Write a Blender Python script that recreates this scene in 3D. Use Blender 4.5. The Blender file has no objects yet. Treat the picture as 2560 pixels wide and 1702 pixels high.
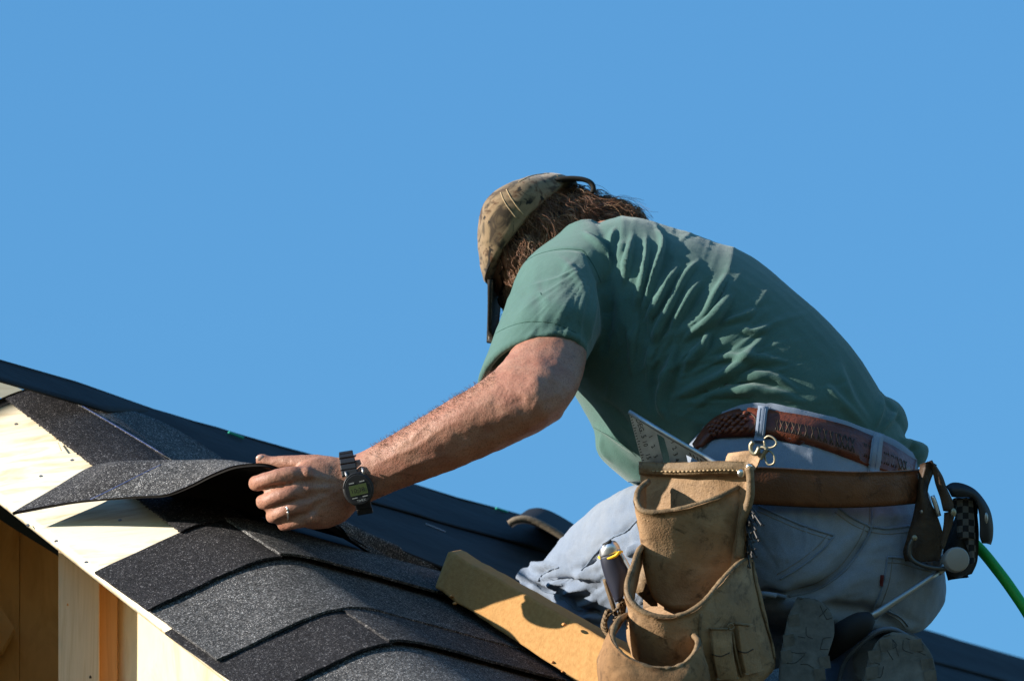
import bpy, bmesh, math, random
import numpy as np
from mathutils import Vector, Matrix, noise
from mathutils.bvhtree import BVHTree

scene = bpy.context.scene
COL = scene.collection
# ------------------------------------------------------------------ camera, sky, sun, exposure
PITCH = math.radians(24.0)      # the photographer stands on the ground and looks up at the roof
DIST = 10.0                     # metres to the roofer
SPX = 1850.0                    # photograph pixels per metre at that distance
CAM = np.array([0.0, 0.0, 1.6])
RIGHT = np.array([1.0, 0, 0])
FWD = np.array([0, math.cos(PITCH), math.sin(PITCH)])
UPV = np.array([0, -math.sin(PITCH), math.cos(PITCH)])
ORG = CAM + FWD * DIST

cam_d = bpy.data.cameras.new("camera")
cam = bpy.data.objects.new("camera", cam_d)
COL.objects.link(cam)
cam.location = CAM
cam.rotation_euler = (math.radians(90) + PITCH, 0, 0)
cam_d.sensor_width = 36.0
cam_d.lens = 36.0 * DIST / (2560.0 / SPX)
cam_d.clip_start = 0.1
cam_d.clip_end = 5000
cam_d.dof.use_dof = True
cam_d.dof.focus_distance = DIST - 0.08
cam_d.dof.aperture_fstop = 7.0
scene.camera = cam

SUN_LOCAL = np.array([-0.89, 0.335, 0.11])      # right, up, towards camera
SUN_LOCAL /= np.linalg.norm(SUN_LOCAL)
SUNW = SUN_LOCAL[0] * RIGHT + SUN_LOCAL[1] * UPV - SUN_LOCAL[2] * FWD
sun_el = math.asin(SUNW[2])
sun_az = math.atan2(SUNW[0], SUNW[1])          # clockwise from +Y
world = bpy.data.worlds.new("World")
scene.world = world
world.use_nodes = True
wn = world.node_tree
bg = wn.nodes["Background"]
sky = wn.nodes.new("ShaderNodeTexSky")
sky.sky_type = 'NISHITA'
sky.sun_disc = False
sky.sun_elevation = sun_el
sky.sun_rotation = sun_az
sky.altitude = 0
sky.air_density = 2.05
sky.dust_density = 0.0
sky.ozone_density = 10.0
tint = wn.nodes.new("ShaderNodeMix"); tint.data_type = 'RGBA'; tint.blend_type = 'MULTIPLY'; tint.inputs[0].default_value = 1.0
tint.inputs[7].default_value = (0.97, 1.0, 0.985, 1)      # clear dry air: a touch less red than the model's sky
wn.links.new(sky.outputs[0], tint.inputs[6]); wn.links.new(tint.outputs[2], bg.inputs[0])
bg.inputs[1].default_value = 0.130
sun_d = bpy.data.lights.new("sun", 'SUN')
sun_d.energy = 5.0
sun_d.angle = math.radians(0.5)
sun_d.color = (1.0, 0.93, 0.83)
sun = bpy.data.objects.new("sun", sun_d)
COL.objects.link(sun)
sun.rotation_euler = Vector(SUNW).to_track_quat('Z', 'Y').to_euler()
sun.location = (-4, 2, 12)
scene.view_settings.view_transform = 'Standard'
scene.view_settings.look = 'None'
scene.view_settings.exposure = 1.10
scene.view_settings.gamma = 1.0
try:
    scene.cycles.use_denoising = True
except Exception:
    pass

# ------------------------------------------------------------------ geometry helpers
def A(v): return np.array(v, float)
def loc2w(p):
    p = np.asarray(p, float)
    return ORG + p[..., 0:1] * RIGHT + p[..., 1:2] * UPV - p[..., 2:3] * FWD
def w2loc(w):
    d = np.asarray(w, float) - ORG
    return np.stack([d @ RIGHT, d @ UPV, -(d @ FWD)], -1)
def L(px, py, z):
    """local point (right, up, towards camera) that is seen at px, py when it lies z metres in front of the focus plane"""
    k = (DIST - z) / DIST
    return A([(px - 1280.0) / SPX * k, -(py - 851.0) / SPX * k, z])
def Ly(px, py, Y):
    """local point on the upright world plane y = Y"""
    d = FWD + RIGHT * ((px - 1280.0) / SPX / DIST) + UPV * (-(py - 851.0) / SPX / DIST)
    return w2loc(CAM + d * (Y / d[1]))
def pix(loc):
    k = DIST / (DIST - loc[..., 2])
    return np.stack([1280.0 + loc[..., 0] * k * SPX, 851.0 - loc[..., 1] * k * SPX], -1)

def new_mesh(name, verts, faces, mat, parent=None, smooth=True, origin=None, local=True):
    """one mesh object; verts in the local frame (or world when local is False)"""
    v = np.asarray(verts, float)
    if local: v = loc2w(v)
    if parent is not None:
        o0 = A(parent.matrix_world.translation) if False else A(parent["_o"])
    elif origin is not None:
        o0 = A(origin)
    else:
        o0 = A([(v[:, 0].min() + v[:, 0].max()) / 2, (v[:, 1].min() + v[:, 1].max()) / 2, v[:, 2].min()])
    me = bpy.data.meshes.new(name)
    me.from_pydata((v - o0).tolist(), [], [tuple(f) for f in faces])
    me.update()
    if smooth:
        me.polygons.foreach_set("use_smooth", [True] * len(me.polygons))
    o = bpy.data.objects.new(name, me)
    COL.objects.link(o)
    o["_o"] = [float(x) for x in o0]
    if parent is not None:
        o.parent = parent
        if parent.parent is not None or True:
            o.location = (0, 0, 0)
    else:
        o.location = o0
    if mat is not None: me.materials.append(mat)
    return o
def empty(name, origin_local):
    o = bpy.data.objects.new(name, None)
    w = loc2w(A(origin_local))
    o.location = w
    o.empty_display_size = 0.05
    o["_o"] = [float(x) for x in w]
    COL.objects.link(o)
    return o
def tag(o, label, cat, group=None, kind=None):
    if label: o["label"] = label
    if cat: o["category"] = cat
    if group: o["group"] = group
    if kind: o["kind"] = kind
    return o

def catmull(pts, n):
    """smooth polyline through pts (rows, any width), n samples for each span"""
    P = np.asarray(pts, float)
    P = np.vstack([2 * P[0] - P[1], P, 2 * P[-1] - P[-2]])
    out = []
    for i in range(1, len(P) - 2):
        p0, p1, p2, p3 = P[i - 1], P[i], P[i + 1], P[i + 2]
        for t in np.linspace(0, 1, n, endpoint=False):
            out.append(0.5 * (2 * p1 + (p2 - p0) * t + (2 * p0 - 5 * p1 + 4 * p2 - p3) * t * t + (3 * p1 - p0 - 3 * p2 + p3) * t ** 3))
    out.append(P[-2])
    return np.array(out)
def sec(Lp, Rp, z, hd, by=0.0, bx=0.0, zl=0.0, zr=0.0, e=1.0):
    """cross-section: Lp and Rp are its two sides, z its depth, hd its half depth; by and bx tilt it"""
    a0, a1 = L(Lp[0], Lp[1], z + zl), L(Rp[0], Rp[1], z + zr)
    c = (a0 + a1) / 2
    return np.concatenate([c, (a1 - a0) / 2, A([bx, by, hd]), [e]])
def loft(secs, nseg=28, nsub=5, cap=True, smoothpath=True):
    S = catmull(secs, nsub) if smoothpath and len(secs) > 2 else A(secs)
    th = np.linspace(0, 2 * math.pi, nseg, endpoint=False)
    V, F = [], []
    for s in S:
        c, a, b, e = s[0:3], s[3:6], s[6:9], s[9]
        ct, st = np.cos(th), np.sin(th)
        ct = np.sign(ct) * np.abs(ct) ** e; st = np.sign(st) * np.abs(st) ** e
        V.append(c + ct[:, None] * a + st[:, None] * b)
    n = len(V)
    V = np.vstack(V)
    for i in range(n - 1):
        for j in range(nseg):
            k = (j + 1) % nseg
            F.append((i * nseg + j, i * nseg + k, (i + 1) * nseg + k, (i + 1) * nseg + j))
    if cap:
        V = np.vstack([V, S[0][0:3], S[-1][0:3]])
        c0, c1 = len(V) - 2, len(V) - 1
        for j in range(nseg):
            k = (j + 1) % nseg
            F.append((c0, k, j)); F.append((c1, (n - 1) * nseg + j, (n - 1) * nseg + k))
    return V, F
def tube(pts, rad, nseg=8, nsub=5, cap=True, flat=None):
    """round tube along local points; rad a number or a list"""
    P = A(pts)
    R = np.full(len(P), rad) if np.isscalar(rad) else A(rad)
    Q = np.hstack([P, R[:, None]])
    if len(P) > 2 and nsub > 1: Q = catmull(Q, nsub)
    P, R = Q[:, :3], np.maximum(Q[:, 3], 1e-5)
    T = np.gradient(P, axis=0); T /= np.linalg.norm(T, axis=1)[:, None] + 1e-12
    up = A([0.13, 0.21, 0.97])
    V, F = [], []
    nrm = np.cross(T[0], up); nrm /= np.linalg.norm(nrm) + 1e-9
    th = np.linspace(0, 2 * math.pi, nseg, endpoint=False)
    for i in range(len(P)):
        nrm = nrm - T[i] * (nrm @ T[i]); nrm /= np.linalg.norm(nrm) + 1e-9
        b = np.cross(T[i], nrm)
        V.append(P[i] + R[i] * (np.cos(th)[:, None] * nrm + np.sin(th)[:, None] * b))
    n = len(V); V = np.vstack(V)
    for i in range(n - 1):
        for j in range(nseg):
            k = (j + 1) % nseg
            F.append((i * nseg + j, i * nseg + k, (i + 1) * nseg + k, (i + 1) * nseg + j))
    if cap:
        V = np.vstack([V, P[0], P[-1]]); c0, c1 = len(V) - 2, len(V) - 1
        for j in range(nseg):
            k = (j + 1) % nseg
            F.append((c0, k, j)); F.append((c1, (n - 1) * nseg + j, (n - 1) * nseg + k))
    return V, F
def join(parts):
    V, F, o = [], [], 0
    for v, f in parts:
        v = np.asarray(v); V.append(v)
        F += [tuple(i + o for i in q) for q in f]; o += len(v)
    return np.vstack(V), F
def ellipsoid(c, rx, ry, rz, n=20, m=12):
    secs = []
    for i in range(m + 1):
        t = math.pi * (0.02 + 0.96 * i / m)
        r = math.sin(t)
        secs.append(np.concatenate([c + A([0, ry * math.cos(t), 0]), A([rx * r, 0, 0]), A([0, 0, rz * r]), [1]]))
    return loft(secs, n, 1, True, False)
def remesh(V, F, voxel, smooth_it=4):
    """voxel union of overlapping closed shapes, smoothed; returns verts, faces (local frame)"""
    me = bpy.data.meshes.new("tmp"); me.from_pydata(np.asarray(V).tolist(), [], [tuple(f) for f in F]); me.update()
    bm = bmesh.new(); bm.from_mesh(me); bmesh.ops.recalc_face_normals(bm, faces=bm.faces); bm.to_mesh(me); bm.free()
    o = bpy.data.objects.new("tmp", me); COL.objects.link(o)
    m = o.modifiers.new("r", 'REMESH'); m.mode = 'VOXEL'; m.voxel_size = voxel; m.adaptivity = 0
    if smooth_it:
        s = o.modifiers.new("s", 'SMOOTH'); s.factor = 0.5; s.iterations = smooth_it
    dg = bpy.context.evaluated_depsgraph_get(); ev = o.evaluated_get(dg); em = ev.to_mesh()
    n = len(em.vertices); co = np.empty(n * 3); em.vertices.foreach_get("co", co)
    faces = [tuple(p.vertices) for p in em.polygons]
    ev.to_mesh_clear(); bpy.data.objects.remove(o); bpy.data.meshes.remove(me)
    return co.reshape(-1, 3), faces
def normals(V, F):
    V = np.asarray(V); N = np.zeros_like(V)
    quads = np.array([f for f in F if len(f) == 4], int).reshape(-1, 4); tris = np.array([f for f in F if len(f) == 3], int).reshape(-1, 3)
    for Q in (quads, tris):
        if len(Q) == 0: continue
        fn = np.cross(V[Q[:, 2]] - V[Q[:, 0]], V[Q[:, -1]] - V[Q[:, 1]])
        for c in range(Q.shape[1]): np.add.at(N, Q[:, c], fn)
    return N / (np.linalg.norm(N, axis=1)[:, None] + 1e-12)
def seg_dist(P2, line):
    """distance of 2-D points to a polyline, and the parameter 0..1 along it"""
    line = catmull(line, 6) if len(line) > 2 else A(line)
    d = np.full(len(P2), 1e9); tt = np.zeros(len(P2)); sg = np.zeros(len(P2))
    ln = np.linalg.norm(np.diff(line, axis=0), axis=1); cum = np.concatenate([[0], np.cumsum(ln)])
    for i in range(len(line) - 1):
        a, b = line[i], line[i + 1]; ab = b - a
        t = np.clip(((P2 - a) @ ab) / (ab @ ab + 1e-9), 0, 1)
        q = a + t[:, None] * ab; r = P2 - q
        dd = np.linalg.norm(r, axis=1); m = dd < d
        d[m] = dd[m]; tt[m] = ((cum[i] + t * ln[i]) / cum[-1])[m]
        s = np.where(r[:, 0] * 0.92 + r[:, 1] * 0.39 > 0, 1.0, -1.0); sg[m] = s[m]
    return d, tt, sg
def folds(V, F, strokes, nzmin=-0.1):
    """push cloth along its normal along strokes: (pts, width px, amplitude m, side sharpening)"""
    N = normals(V, F); P2 = pix(V); disp = np.zeros(len(V))
    for st in strokes:
        pts, w, amp = st[0], st[1], st[2]
        asym = st[3] if len(st) > 3 else 0.0
        P = A(pts); lo, hi = P.min(0) - 4 * w, P.max(0) + 4 * w
        idx = np.where(np.all((P2 > lo) & (P2 < hi), axis=1) & (N[:, 2] > nzmin))[0]
        if len(idx) == 0: continue
        d, t, sg = seg_dist(P2[idx], pts)
        fade = np.sin(np.pi * np.clip(t, 0.02, 0.98)) ** 0.8
        ww = w * (0.55 + 0.45 * fade)
        prof = np.exp(-(d / ww) ** 2)
        if asym:
            s = d * sg
            prof = prof - asym * np.exp(-((s - 1.7 * ww) / (1.1 * ww)) ** 2)
        disp[idx] += amp * prof * fade
    return V + N * disp[:, None]
def cloth_noise(V, F, amp, scale, seed=0.0):
    N = normals(V, F)
    d = np.array([noise.fractal(Vector((p[0] * scale + seed, p[1] * scale, p[2] * scale)), 1.0, 2.0, 3) for p in V])
    return V + N * (amp * d)[:, None]
def radial_folds(V, F, center, rmin, rmax, octaves, phi=None, seed=0.0):
    """long cloth creases that run out from a point where the cloth is pinched"""
    N = normals(V, F); P2 = pix(V); d = P2 - A(center); r = np.linalg.norm(d, axis=1); a = np.arctan2(d[:, 1], d[:, 0])
    out = np.zeros(len(V))
    idx = np.where((r > rmin * 0.5) & (r < rmax * 1.2) & (N[:, 2] > -0.1))[0]
    for i in idx:
        if phi is not None and not (phi[0] < a[i] < phi[1]): continue
        env = min(1, max(0, (r[i] - rmin * 0.5) / rmin)) * min(1, max(0, (rmax * 1.2 - r[i]) / (0.5 * rmax)))
        if phi is not None: env *= min(1, (a[i] - phi[0]) * 4, (phi[1] - a[i]) * 4)
        w = 0.9 * noise.noise(Vector((r[i] * 0.006, a[i] * 1.5, seed)))
        for k, amp in octaves:
            n = noise.noise(Vector((a[i] * k + w, r[i] * 0.0030, seed + k)))
            q = max(0.0, 1 - abs(n) * 2.6)
            out[i] += amp * env * q * q * (0.35 + 0.65 * max(0.0, min(1.0, 0.5 + 1.4 * noise.noise(Vector((a[i] * k * 0.7, r[i] * 0.0045, seed + 31))))))
    return V + N * out[:, None]
class Drape:
    """finds the surface of a mesh as seen from the camera at a photograph pixel"""
    def __init__(self, parts):
        V, F = join(parts) if isinstance(parts, list) else parts
        self.b = BVHTree.FromPolygons(np.asarray(V).tolist(), [tuple(f) for f in F]); self.z = 0.0
        self.o = A([0, 0, DIST])
    def at(self, px, py, off=0.0):
        q = L(px, py, 0.0); d = q - self.o; d /= np.linalg.norm(d)
        h = self.b.ray_cast(Vector(self.o), Vector(d))
        if h[0] is None:
            q = L(px, py, self.z); h = self.b.find_nearest(Vector(q))
        p, n = A(h[0]), A(h[1])
        if n[2] < 0: n = -n
        self.z = p[2]
        return p + n * off
def strip(dr, top, bot, off, thick, nsub=6, rows=4):
    """a band laid on a surface between two photograph polylines, with real thickness"""
    a, b = (catmull(top, nsub), catmull(bot, nsub)) if len(top) > 2 else (np.linspace(top[0], top[1], nsub + 1), np.linspace(bot[0], bot[1], nsub + 1))
    n = len(a); V = []
    for o in (off + thick, off - 0.004):
        for i in range(n):
            for r in range(rows):
                q = a[i] + (b[i] - a[i]) * r / (rows - 1)
                V.append(dr.at(q[0], q[1], o))
    F = []; K = n * rows
    for i in range(n - 1):
        for r in range(rows - 1):
            k = i * rows + r
            F.append((k, k + rows, k + rows + 1, k + 1))
        F.append((i * rows, K + i * rows, K + (i + 1) * rows, (i + 1) * rows))
        k = i * rows + rows - 1
        F.append((k, k + rows, K + k + rows, K + k))
    for i in (0, n - 1):
        for r in range(rows - 1):
            k = i * rows + r
            F.append((k, k + 1, K + k + 1, K + k))
    return A(V), F
def drape_tube(dr, pts, rad_px, off=0.0, nsub=8, nseg=6):
    q = catmull(pts, nsub) if len(pts) > 2 else np.linspace(pts[0], pts[1], nsub + 1)
    P = [dr.at(x[0], x[1], off) for x in q]
    return tube(P, rad_px / SPX, nseg, 1)
def box(c, ax, ay, az):
    """box from centre and three half axes (local)"""
    c, ax, ay, az = A(c), A(ax), A(ay), A(az)
    V = [c + sx * ax + sy * ay + sz * az for sz in (-1, 1) for sy in (-1, 1) for sx in (-1, 1)]
    F = [(0, 2, 3, 1), (4, 5, 7, 6), (0, 1, 5, 4), (2, 6, 7, 3), (0, 4, 6, 2), (1, 3, 7, 5)]
    return A(V), F
def sheet(grid, thick, normal_fn=None):
    """closed thin sheet from an (n, m, 3) grid of points; thick may be negative"""
    G = A(grid); n, m = G.shape[:2]
    du = np.gradient(G, axis=0); dv = np.gradient(G, axis=1)
    N = np.cross(du, dv); N /= np.linalg.norm(N, axis=2)[..., None] + 1e-12
    B = G - N * thick
    V = np.vstack([G.reshape(-1, 3), B.reshape(-1, 3)]); K = n * m; F = []
    for i in range(n - 1):
        for j in range(m - 1):
            a = i * m + j
            F.append((a, a + m, a + m + 1, a + 1)); F.append((K + a, K + a + 1, K + a + m + 1, K + a + m))
    for i in range(n - 1):
        for j in (0, m - 1):
            a = i * m + j; F.append((a, a + m, K + a + m, K + a))
    for j in range(m - 1):
        for i in (0, n - 1):
            a = i * m + j; F.append((a, a + 1, K + a + 1, K + a))
    return V, F
def bevel(o, w, seg=2):
    m = o.modifiers.new("bevel", 'BEVEL'); m.width = w; m.segments = seg; m.limit_method = 'ANGLE'; m.angle_limit = math.radians(40)
def ngon_prism(pts, off):
    """prism from an ordered outline of local points, pushed by vector off"""
    P = A(pts); n = len(P); V = np.vstack([P, P + A(off)])
    F = [tuple(range(n)), tuple(range(2 * n - 1, n - 1, -1))] + [(i, i + n, (i + 1) % n + n, (i + 1) % n) for i in range(n)]
    return V, F

# ------------------------------------------------------------------ materials
class M:
    def __init__(self, name, color=(0.5, 0.5, 0.5), rough=0.7, metal=0.0, spec=0.3, sheen=0.0):
        self.m = bpy.data.materials.new(name); self.m.use_nodes = True
        self.t = self.m.node_tree; self.b = self.t.nodes["Principled BSDF"]
        self.b.inputs["Base Color"].default_value = (*color, 1); self.b.inputs["Roughness"].default_value = rough
        self.b.inputs["Metallic"].default_value = metal; self.b.inputs["Specular IOR Level"].default_value = spec
        if sheen:
            self.b.inputs["Sheen Weight"].default_value = sheen; self.b.inputs["Sheen Roughness"].default_value = 0.5
        self.co = self.t.nodes.new("ShaderNodeTexCoord").outputs["Object"]; self.h = None
    def n(self, kind, **kw):
        x = self.t.nodes.new("ShaderNode" + kind)
        for k, v in kw.items():
            if k in x.inputs: x.inputs[k].default_value = v
            else: setattr(x, k, v)
        return x
    def link(self, a, b): self.t.links.new(a, b)
    def map(self, scale=(1, 1, 1), rot=(0, 0, 0)):
        x = self.n("Mapping"); self.link(self.co, x.inputs[0]); x.inputs["Scale"].default_value = scale; x.inputs["Rotation"].default_value = rot
        return x.outputs[0]
    def noise(self, scale, detail=4, rough=0.55, co=None, dist=0.0):
        x = self.n("TexNoise"); x.inputs["Scale"].default_value = scale; x.inputs["Detail"].default_value = detail
        x.inputs["Roughness"].default_value = rough; x.inputs["Distortion"].default_value = dist
        self.link(co or self.co, x.inputs["Vector"]); return x.outputs["Fac"]
    def voro(self, scale, out="Color", co=None, feature='F1', rnd=1.0):
        x = self.n("TexVoronoi"); x.feature = feature; x.inputs["Scale"].default_value = scale
        if "Randomness" in x.inputs: x.inputs["Randomness"].default_value = rnd
        self.link(co or self.co, x.inputs["Vector"]); return x.outputs[out]
    def ramp(self, fac, stops, interp='LINEAR'):
        x = self.n("ValToRGB"); r = x.color_ramp; r.interpolation = interp
        while len(r.elements) < len(stops): r.elements.new(0.5)
        for e, (p, c) in zip(r.elements, stops):
            e.position = p; e.color = (*c, 1) if len(c) == 3 else c
        self.link(fac, x.inputs[0]); return x.outputs[0]
    def mix(self, fac, a, b, mode='MIX'):
        x = self.n("Mix"); x.data_type = 'RGBA'; x.blend_type = mode
        for val, sock in ((fac, x.inputs[0]), (a, x.inputs[6]), (b, x.inputs[7])):
            if hasattr(val, "is_output"): self.link(val, sock)
            elif np.isscalar(val): sock.default_value = val
            else: sock.default_value = (*val, 1)
        return x.outputs[2]
    def math(self, op, a, b=0.0):
        x = self.n("Math"); x.operation = op
        for v, s in ((a, x.inputs[0]), (b, x.inputs[1])):
            if hasattr(v, "is_output"): self.link(v, s)
            else: s.default_value = v
        return x.outputs[0]
    def color(self, s): self.link(s, self.b.inputs["Base Color"]); return self
    def rough(self, s): self.link(s, self.b.inputs["Roughness"]); return self
    def bump(self, h, strength=0.3, dist=0.002):
        x = self.n("Bump"); x.inputs["Strength"].default_value = strength; x.inputs["Distance"].default_value = dist
        self.link(h, x.inputs["Height"])
        if self.h is not None: self.link(self.h, x.inputs["Normal"])
        self.h = x.outputs[0]; self.link(self.h, self.b.inputs["Normal"]); return self

def fabric(name, dark, light, nscale, weave, rough=0.9, sheen=0.3, wear=None, wbump=0.25):
    m = M(name, light, rough, 0, 0.15, sheen)
    c = m.ramp(m.noise(nscale, 6, 0.6), [(0.3, dark), (0.7, light)])
    if wear is not None:
        c = m.mix(m.ramp(m.noise(nscale * 0.35, 5, 0.7), [(0.45, (0, 0, 0)), (0.75, (1, 1, 1))]), c, wear)
    c = m.mix(0.35, c, m.ramp(m.noise(weave, 2, 0.7), [(0.3, tuple(0.55 * x for x in light)), (0.7, tuple(min(1, 1.35 * x) for x in light))]))
    m.b.inputs["Diffuse Roughness"].default_value = 0.3
    m.color(c); m.bump(m.noise(weave, 2, 0.6), wbump, 0.0014); m.bump(m.noise(60, 4, 0.6), 0.12, 0.004)
    return m
MAT = {}
def build_materials():
    # roofing
    def granule(name, dark, mid, light, lo=0.62, hi=0.9):
        m = M(name, mid, 0.95, 0, 0.15)
        v = m.n("TexVoronoi"); v.inputs["Scale"].default_value = 760; m.link(m.co, v.inputs["Vector"])
        g = m.n("SeparateColor"); m.link(v.outputs["Color"], g.inputs[0])
        c = m.ramp(g.outputs[0], [(0.0, dark), (lo, mid), (hi, light), (1.0, tuple(min(1, 2.5 * x) for x in light))])
        big = m.ramp(m.noise(14, 4), [(0.3, (0.75, 0.75, 0.75)), (0.7, (1.15, 1.15, 1.15))])
        c = m.mix(1.0, c, big, 'MULTIPLY'); c = m.mix(1.0, c, m.ramp(m.noise(170, 3, 0.6), [(0.35, (0.7, 0.7, 0.7)), (0.65, (1.25, 1.25, 1.25))]), 'MULTIPLY'); c = m.mix(1.0, c, (1.06, 1.0, 0.92), 'MULTIPLY'); m.color(c)
        m.bump(v.outputs["Distance"], 0.9, 0.0016); m.bump(m.noise(900, 2), 0.4, 0.0008)
        return m.m
    MAT["shingle_light"] = granule("shingle_grey_granules", (0.02297, 0.02401, 0.02714), (0.0783, 0.08143, 0.08874), (0.1775, 0.1796, 0.1879))
    MAT["shingle_dark"] = granule("shingle_charcoal_granules", (0.01104, 0.01104, 0.01325), (0.0287, 0.0287, 0.03422), (0.0828, 0.0828, 0.09053), 0.75, 0.95)
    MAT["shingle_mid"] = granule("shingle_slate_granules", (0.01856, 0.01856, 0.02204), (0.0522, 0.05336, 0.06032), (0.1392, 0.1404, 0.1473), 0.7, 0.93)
    m = M("shingle_asphalt_back", (0.012, 0.010, 0.009), 0.85, 0, 0.2); m.bump(m.noise(300, 3), 0.4, 0.001); MAT["asphalt"] = m.m
    m = M("roofing_felt", (0.014, 0.013, 0.013), 0.75, 0, 0.22)
    m.color(m.ramp(m.noise(3.5, 5, 0.6, m.map((1, 4, 4))), [(0.3, (0.010, 0.0095, 0.0095)), (0.7, (0.021, 0.020, 0.020))]))
    m.bump(m.noise(9, 4), 0.5, 0.01); m.bump(m.noise(220, 3), 0.2, 0.001); MAT["felt"] = m.m
    MAT["chalk"] = M("blue_chalk", (0.05, 0.075, 0.19), 0.95).m
    MAT["chalk_white"] = M("white_chalk", (0.35, 0.38, 0.45), 0.95).m
    MAT["green_paint"] = M("green_print", (0.02, 0.30, 0.20), 0.7).m
    # timber
    def wood(name, a, b, scale, rot=(0, 0, 0), knots=True, rough=0.7):
        m = M(name, a, rough, 0, 0.25)
        co = m.map(scale, rot)
        g = m.noise(1.0, 7, 0.62, co, 1.2)
        c = m.ramp(g, [(0.32, b), (0.52, a), (0.7, tuple(0.93 * x for x in a))])
        if knots:
            v = m.voro(1.0, "Distance", m.map(tuple(0.32 * s for s in scale), rot))
            c = m.mix(m.ramp(v, [(0.03, (1, 1, 1)), (0.10, (0, 0, 0))]), c, tuple(0.55 * x for x in b))
        fine = m.noise(6.0, 3, 0.6, co)
        c = m.mix(0.25, c, m.ramp(fine, [(0.35, tuple(0.75 * x for x in a)), (0.65, a)]), 'MIX')
        m.color(c); m.bump(g, 0.15, 0.002); m.bump(fine, 0.1, 0.001)
        return m.m
    MAT["plywood"] = wood("plywood_sheathing", (0.83, 0.74, 0.56), (0.52, 0.37, 0.20), (4, 34, 34), (0, 0.6, 0.0))
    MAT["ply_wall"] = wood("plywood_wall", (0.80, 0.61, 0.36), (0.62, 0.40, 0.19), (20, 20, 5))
    MAT["ply_bounce_tint"] = wood("plywood_bounce_tint", (0.66, 0.34, 0.12), (0.46, 0.21, 0.06), (20, 20, 5))  # wall plywood again, with warm bounce light put into its base colour
    MAT["stud"] = wood("stud_lumber", (0.60, 0.45, 0.29), (0.48, 0.33, 0.19), (90, 40, 3), (0, 0, 0), False)
    MAT["stud_end"] = wood("stud_heartwood", (0.58, 0.27, 0.09), (0.42, 0.17, 0.05), (40, 90, 3), (0, 0, 0), False)
    m = M("yellow_foam", (0.50, 0.27, 0.06), 0.95, 0, 0.1)
    m.color(m.ramp(m.noise(160, 4), [(0.3, (0.34, 0.18, 0.065)), (0.7, (0.42, 0.235, 0.09))])); m.bump(m.noise(420, 3), 0.5, 0.0015); m.bump(m.noise(25, 3), 0.3, 0.003); MAT["foam"] = m.m
    m = M("foam_skin", (0.372, 0.2852, 0.124), 0.8); MAT["foam_skin"] = m.m
    # person
    m = M("skin", (0.3488, 0.1705, 0.1085), 0.55, 0, 0.4)
    c = m.ramp(m.noise(30, 5, 0.6), [(0.3, (0.279, 0.1201, 0.07362)), (0.7, (0.3875, 0.2054, 0.1356))])
    c = m.mix(m.ramp(m.noise(18, 5, 0.65), [(0.45, (0, 0, 0)), (0.62, (0.35, 0.35, 0.35))]), c, (0.27, 0.085, 0.055))
    c = m.mix(m.ramp(m.noise(75, 5, 0.75), [(0.60, (0, 0, 0)), (0.70, (0.6, 0.6, 0.6))]), c, (0.07, 0.042, 0.03))
    hair_noise = m.noise(1.0, 3, 0.65, m.map((700, 260, 520), (0.3, 0.2, 0.5)))
    c = m.mix(m.ramp(hair_noise, [(0.50, (0, 0, 0)), (0.66, (0.6, 0.6, 0.6))]), c, (0.10, 0.045, 0.027))
    m.color(c); m.b.inputs["Subsurface Weight"].default_value = 0.06; m.b.inputs["Subsurface Radius"].default_value = (0.006, 0.002, 0.001)
    m.bump(hair_noise, 0.35, 0.0012); m.bump(m.voro(260, "Distance"), 0.25, 0.0010); m.bump(m.noise(45, 4), 0.25, 0.003)
    MAT["skin"] = m.m
    MAT["nail"] = M("fingernail", (0.55, 0.33, 0.25), 0.35, 0, 0.5).m
    MAT["shirt"] = fabric("green_cotton", (0.052, 0.112, 0.093), (0.073, 0.146, 0.123), 9, 800, 0.95, 0.2, (0.094, 0.176, 0.150), 0.45).m
    MAT["shirt_seam"] = M("green_seam", (0.018, 0.054, 0.042), 0.95).m
    MAT["denim"] = fabric("faded_denim", (0.132, 0.174, 0.2451), (0.2112, 0.2479, 0.3096), 12, 800, 0.95, 0.1, (0.2992, 0.3088, 0.3182), 0.35).m
    MAT["denim_dark"] = fabric("worn_denim", (0.08, 0.11, 0.16), (0.14, 0.17, 0.22), 16, 800, 0.95, 0.1, (0.13, 0.13, 0.13), 0.35).m
    MAT["denim_seam"] = fabric("denim_seam", (0.09, 0.13, 0.20), (0.20, 0.24, 0.30), 60, 800, 0.95, 0.1, None, 0.5).m
    MAT["thread"] = M("tan_thread", (0.42, 0.30, 0.17), 0.9).m
    MAT["jean_thread"] = M("faded_jean_thread", (0.19, 0.17, 0.15), 0.9).m
    # leather
    def leather(name, a, b, c3, sc=16, rough=0.65, grain=420):
        m = M(name, a, rough, 0, 0.3)
        c = m.ramp(m.noise(sc, 6, 0.65), [(0.28, b), (0.5, a), (0.75, c3)])
        c = m.mix(m.ramp(m.noise(sc * 0.5, 6, 0.75), [(0.52, (0, 0, 0)), (0.72, (0.8, 0.8, 0.8))]), c, tuple(0.5 * x for x in b))
        c = m.mix(m.ramp(m.noise(sc * 1.7, 7, 0.8, None, 0.8), [(0.53, (0, 0, 0)), (0.63, (0.8, 0.8, 0.8))]), c, tuple(0.35 * x for x in b))
        c = m.mix(m.ramp(m.noise(sc * 0.8, 4, 0.6, m.map((1, 1, 2.5)), 0.5), [(0.50, (0, 0, 0)), (0.70, (0.5, 0.5, 0.5))]), c, tuple(min(1, 1.45 * x) for x in c3))
        m.color(c); m.bump(m.voro(grain, "Distance"), 0.25, 0.0012); m.bump(m.noise(70, 5, 0.65), 0.35, 0.004)
        return m.m
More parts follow.
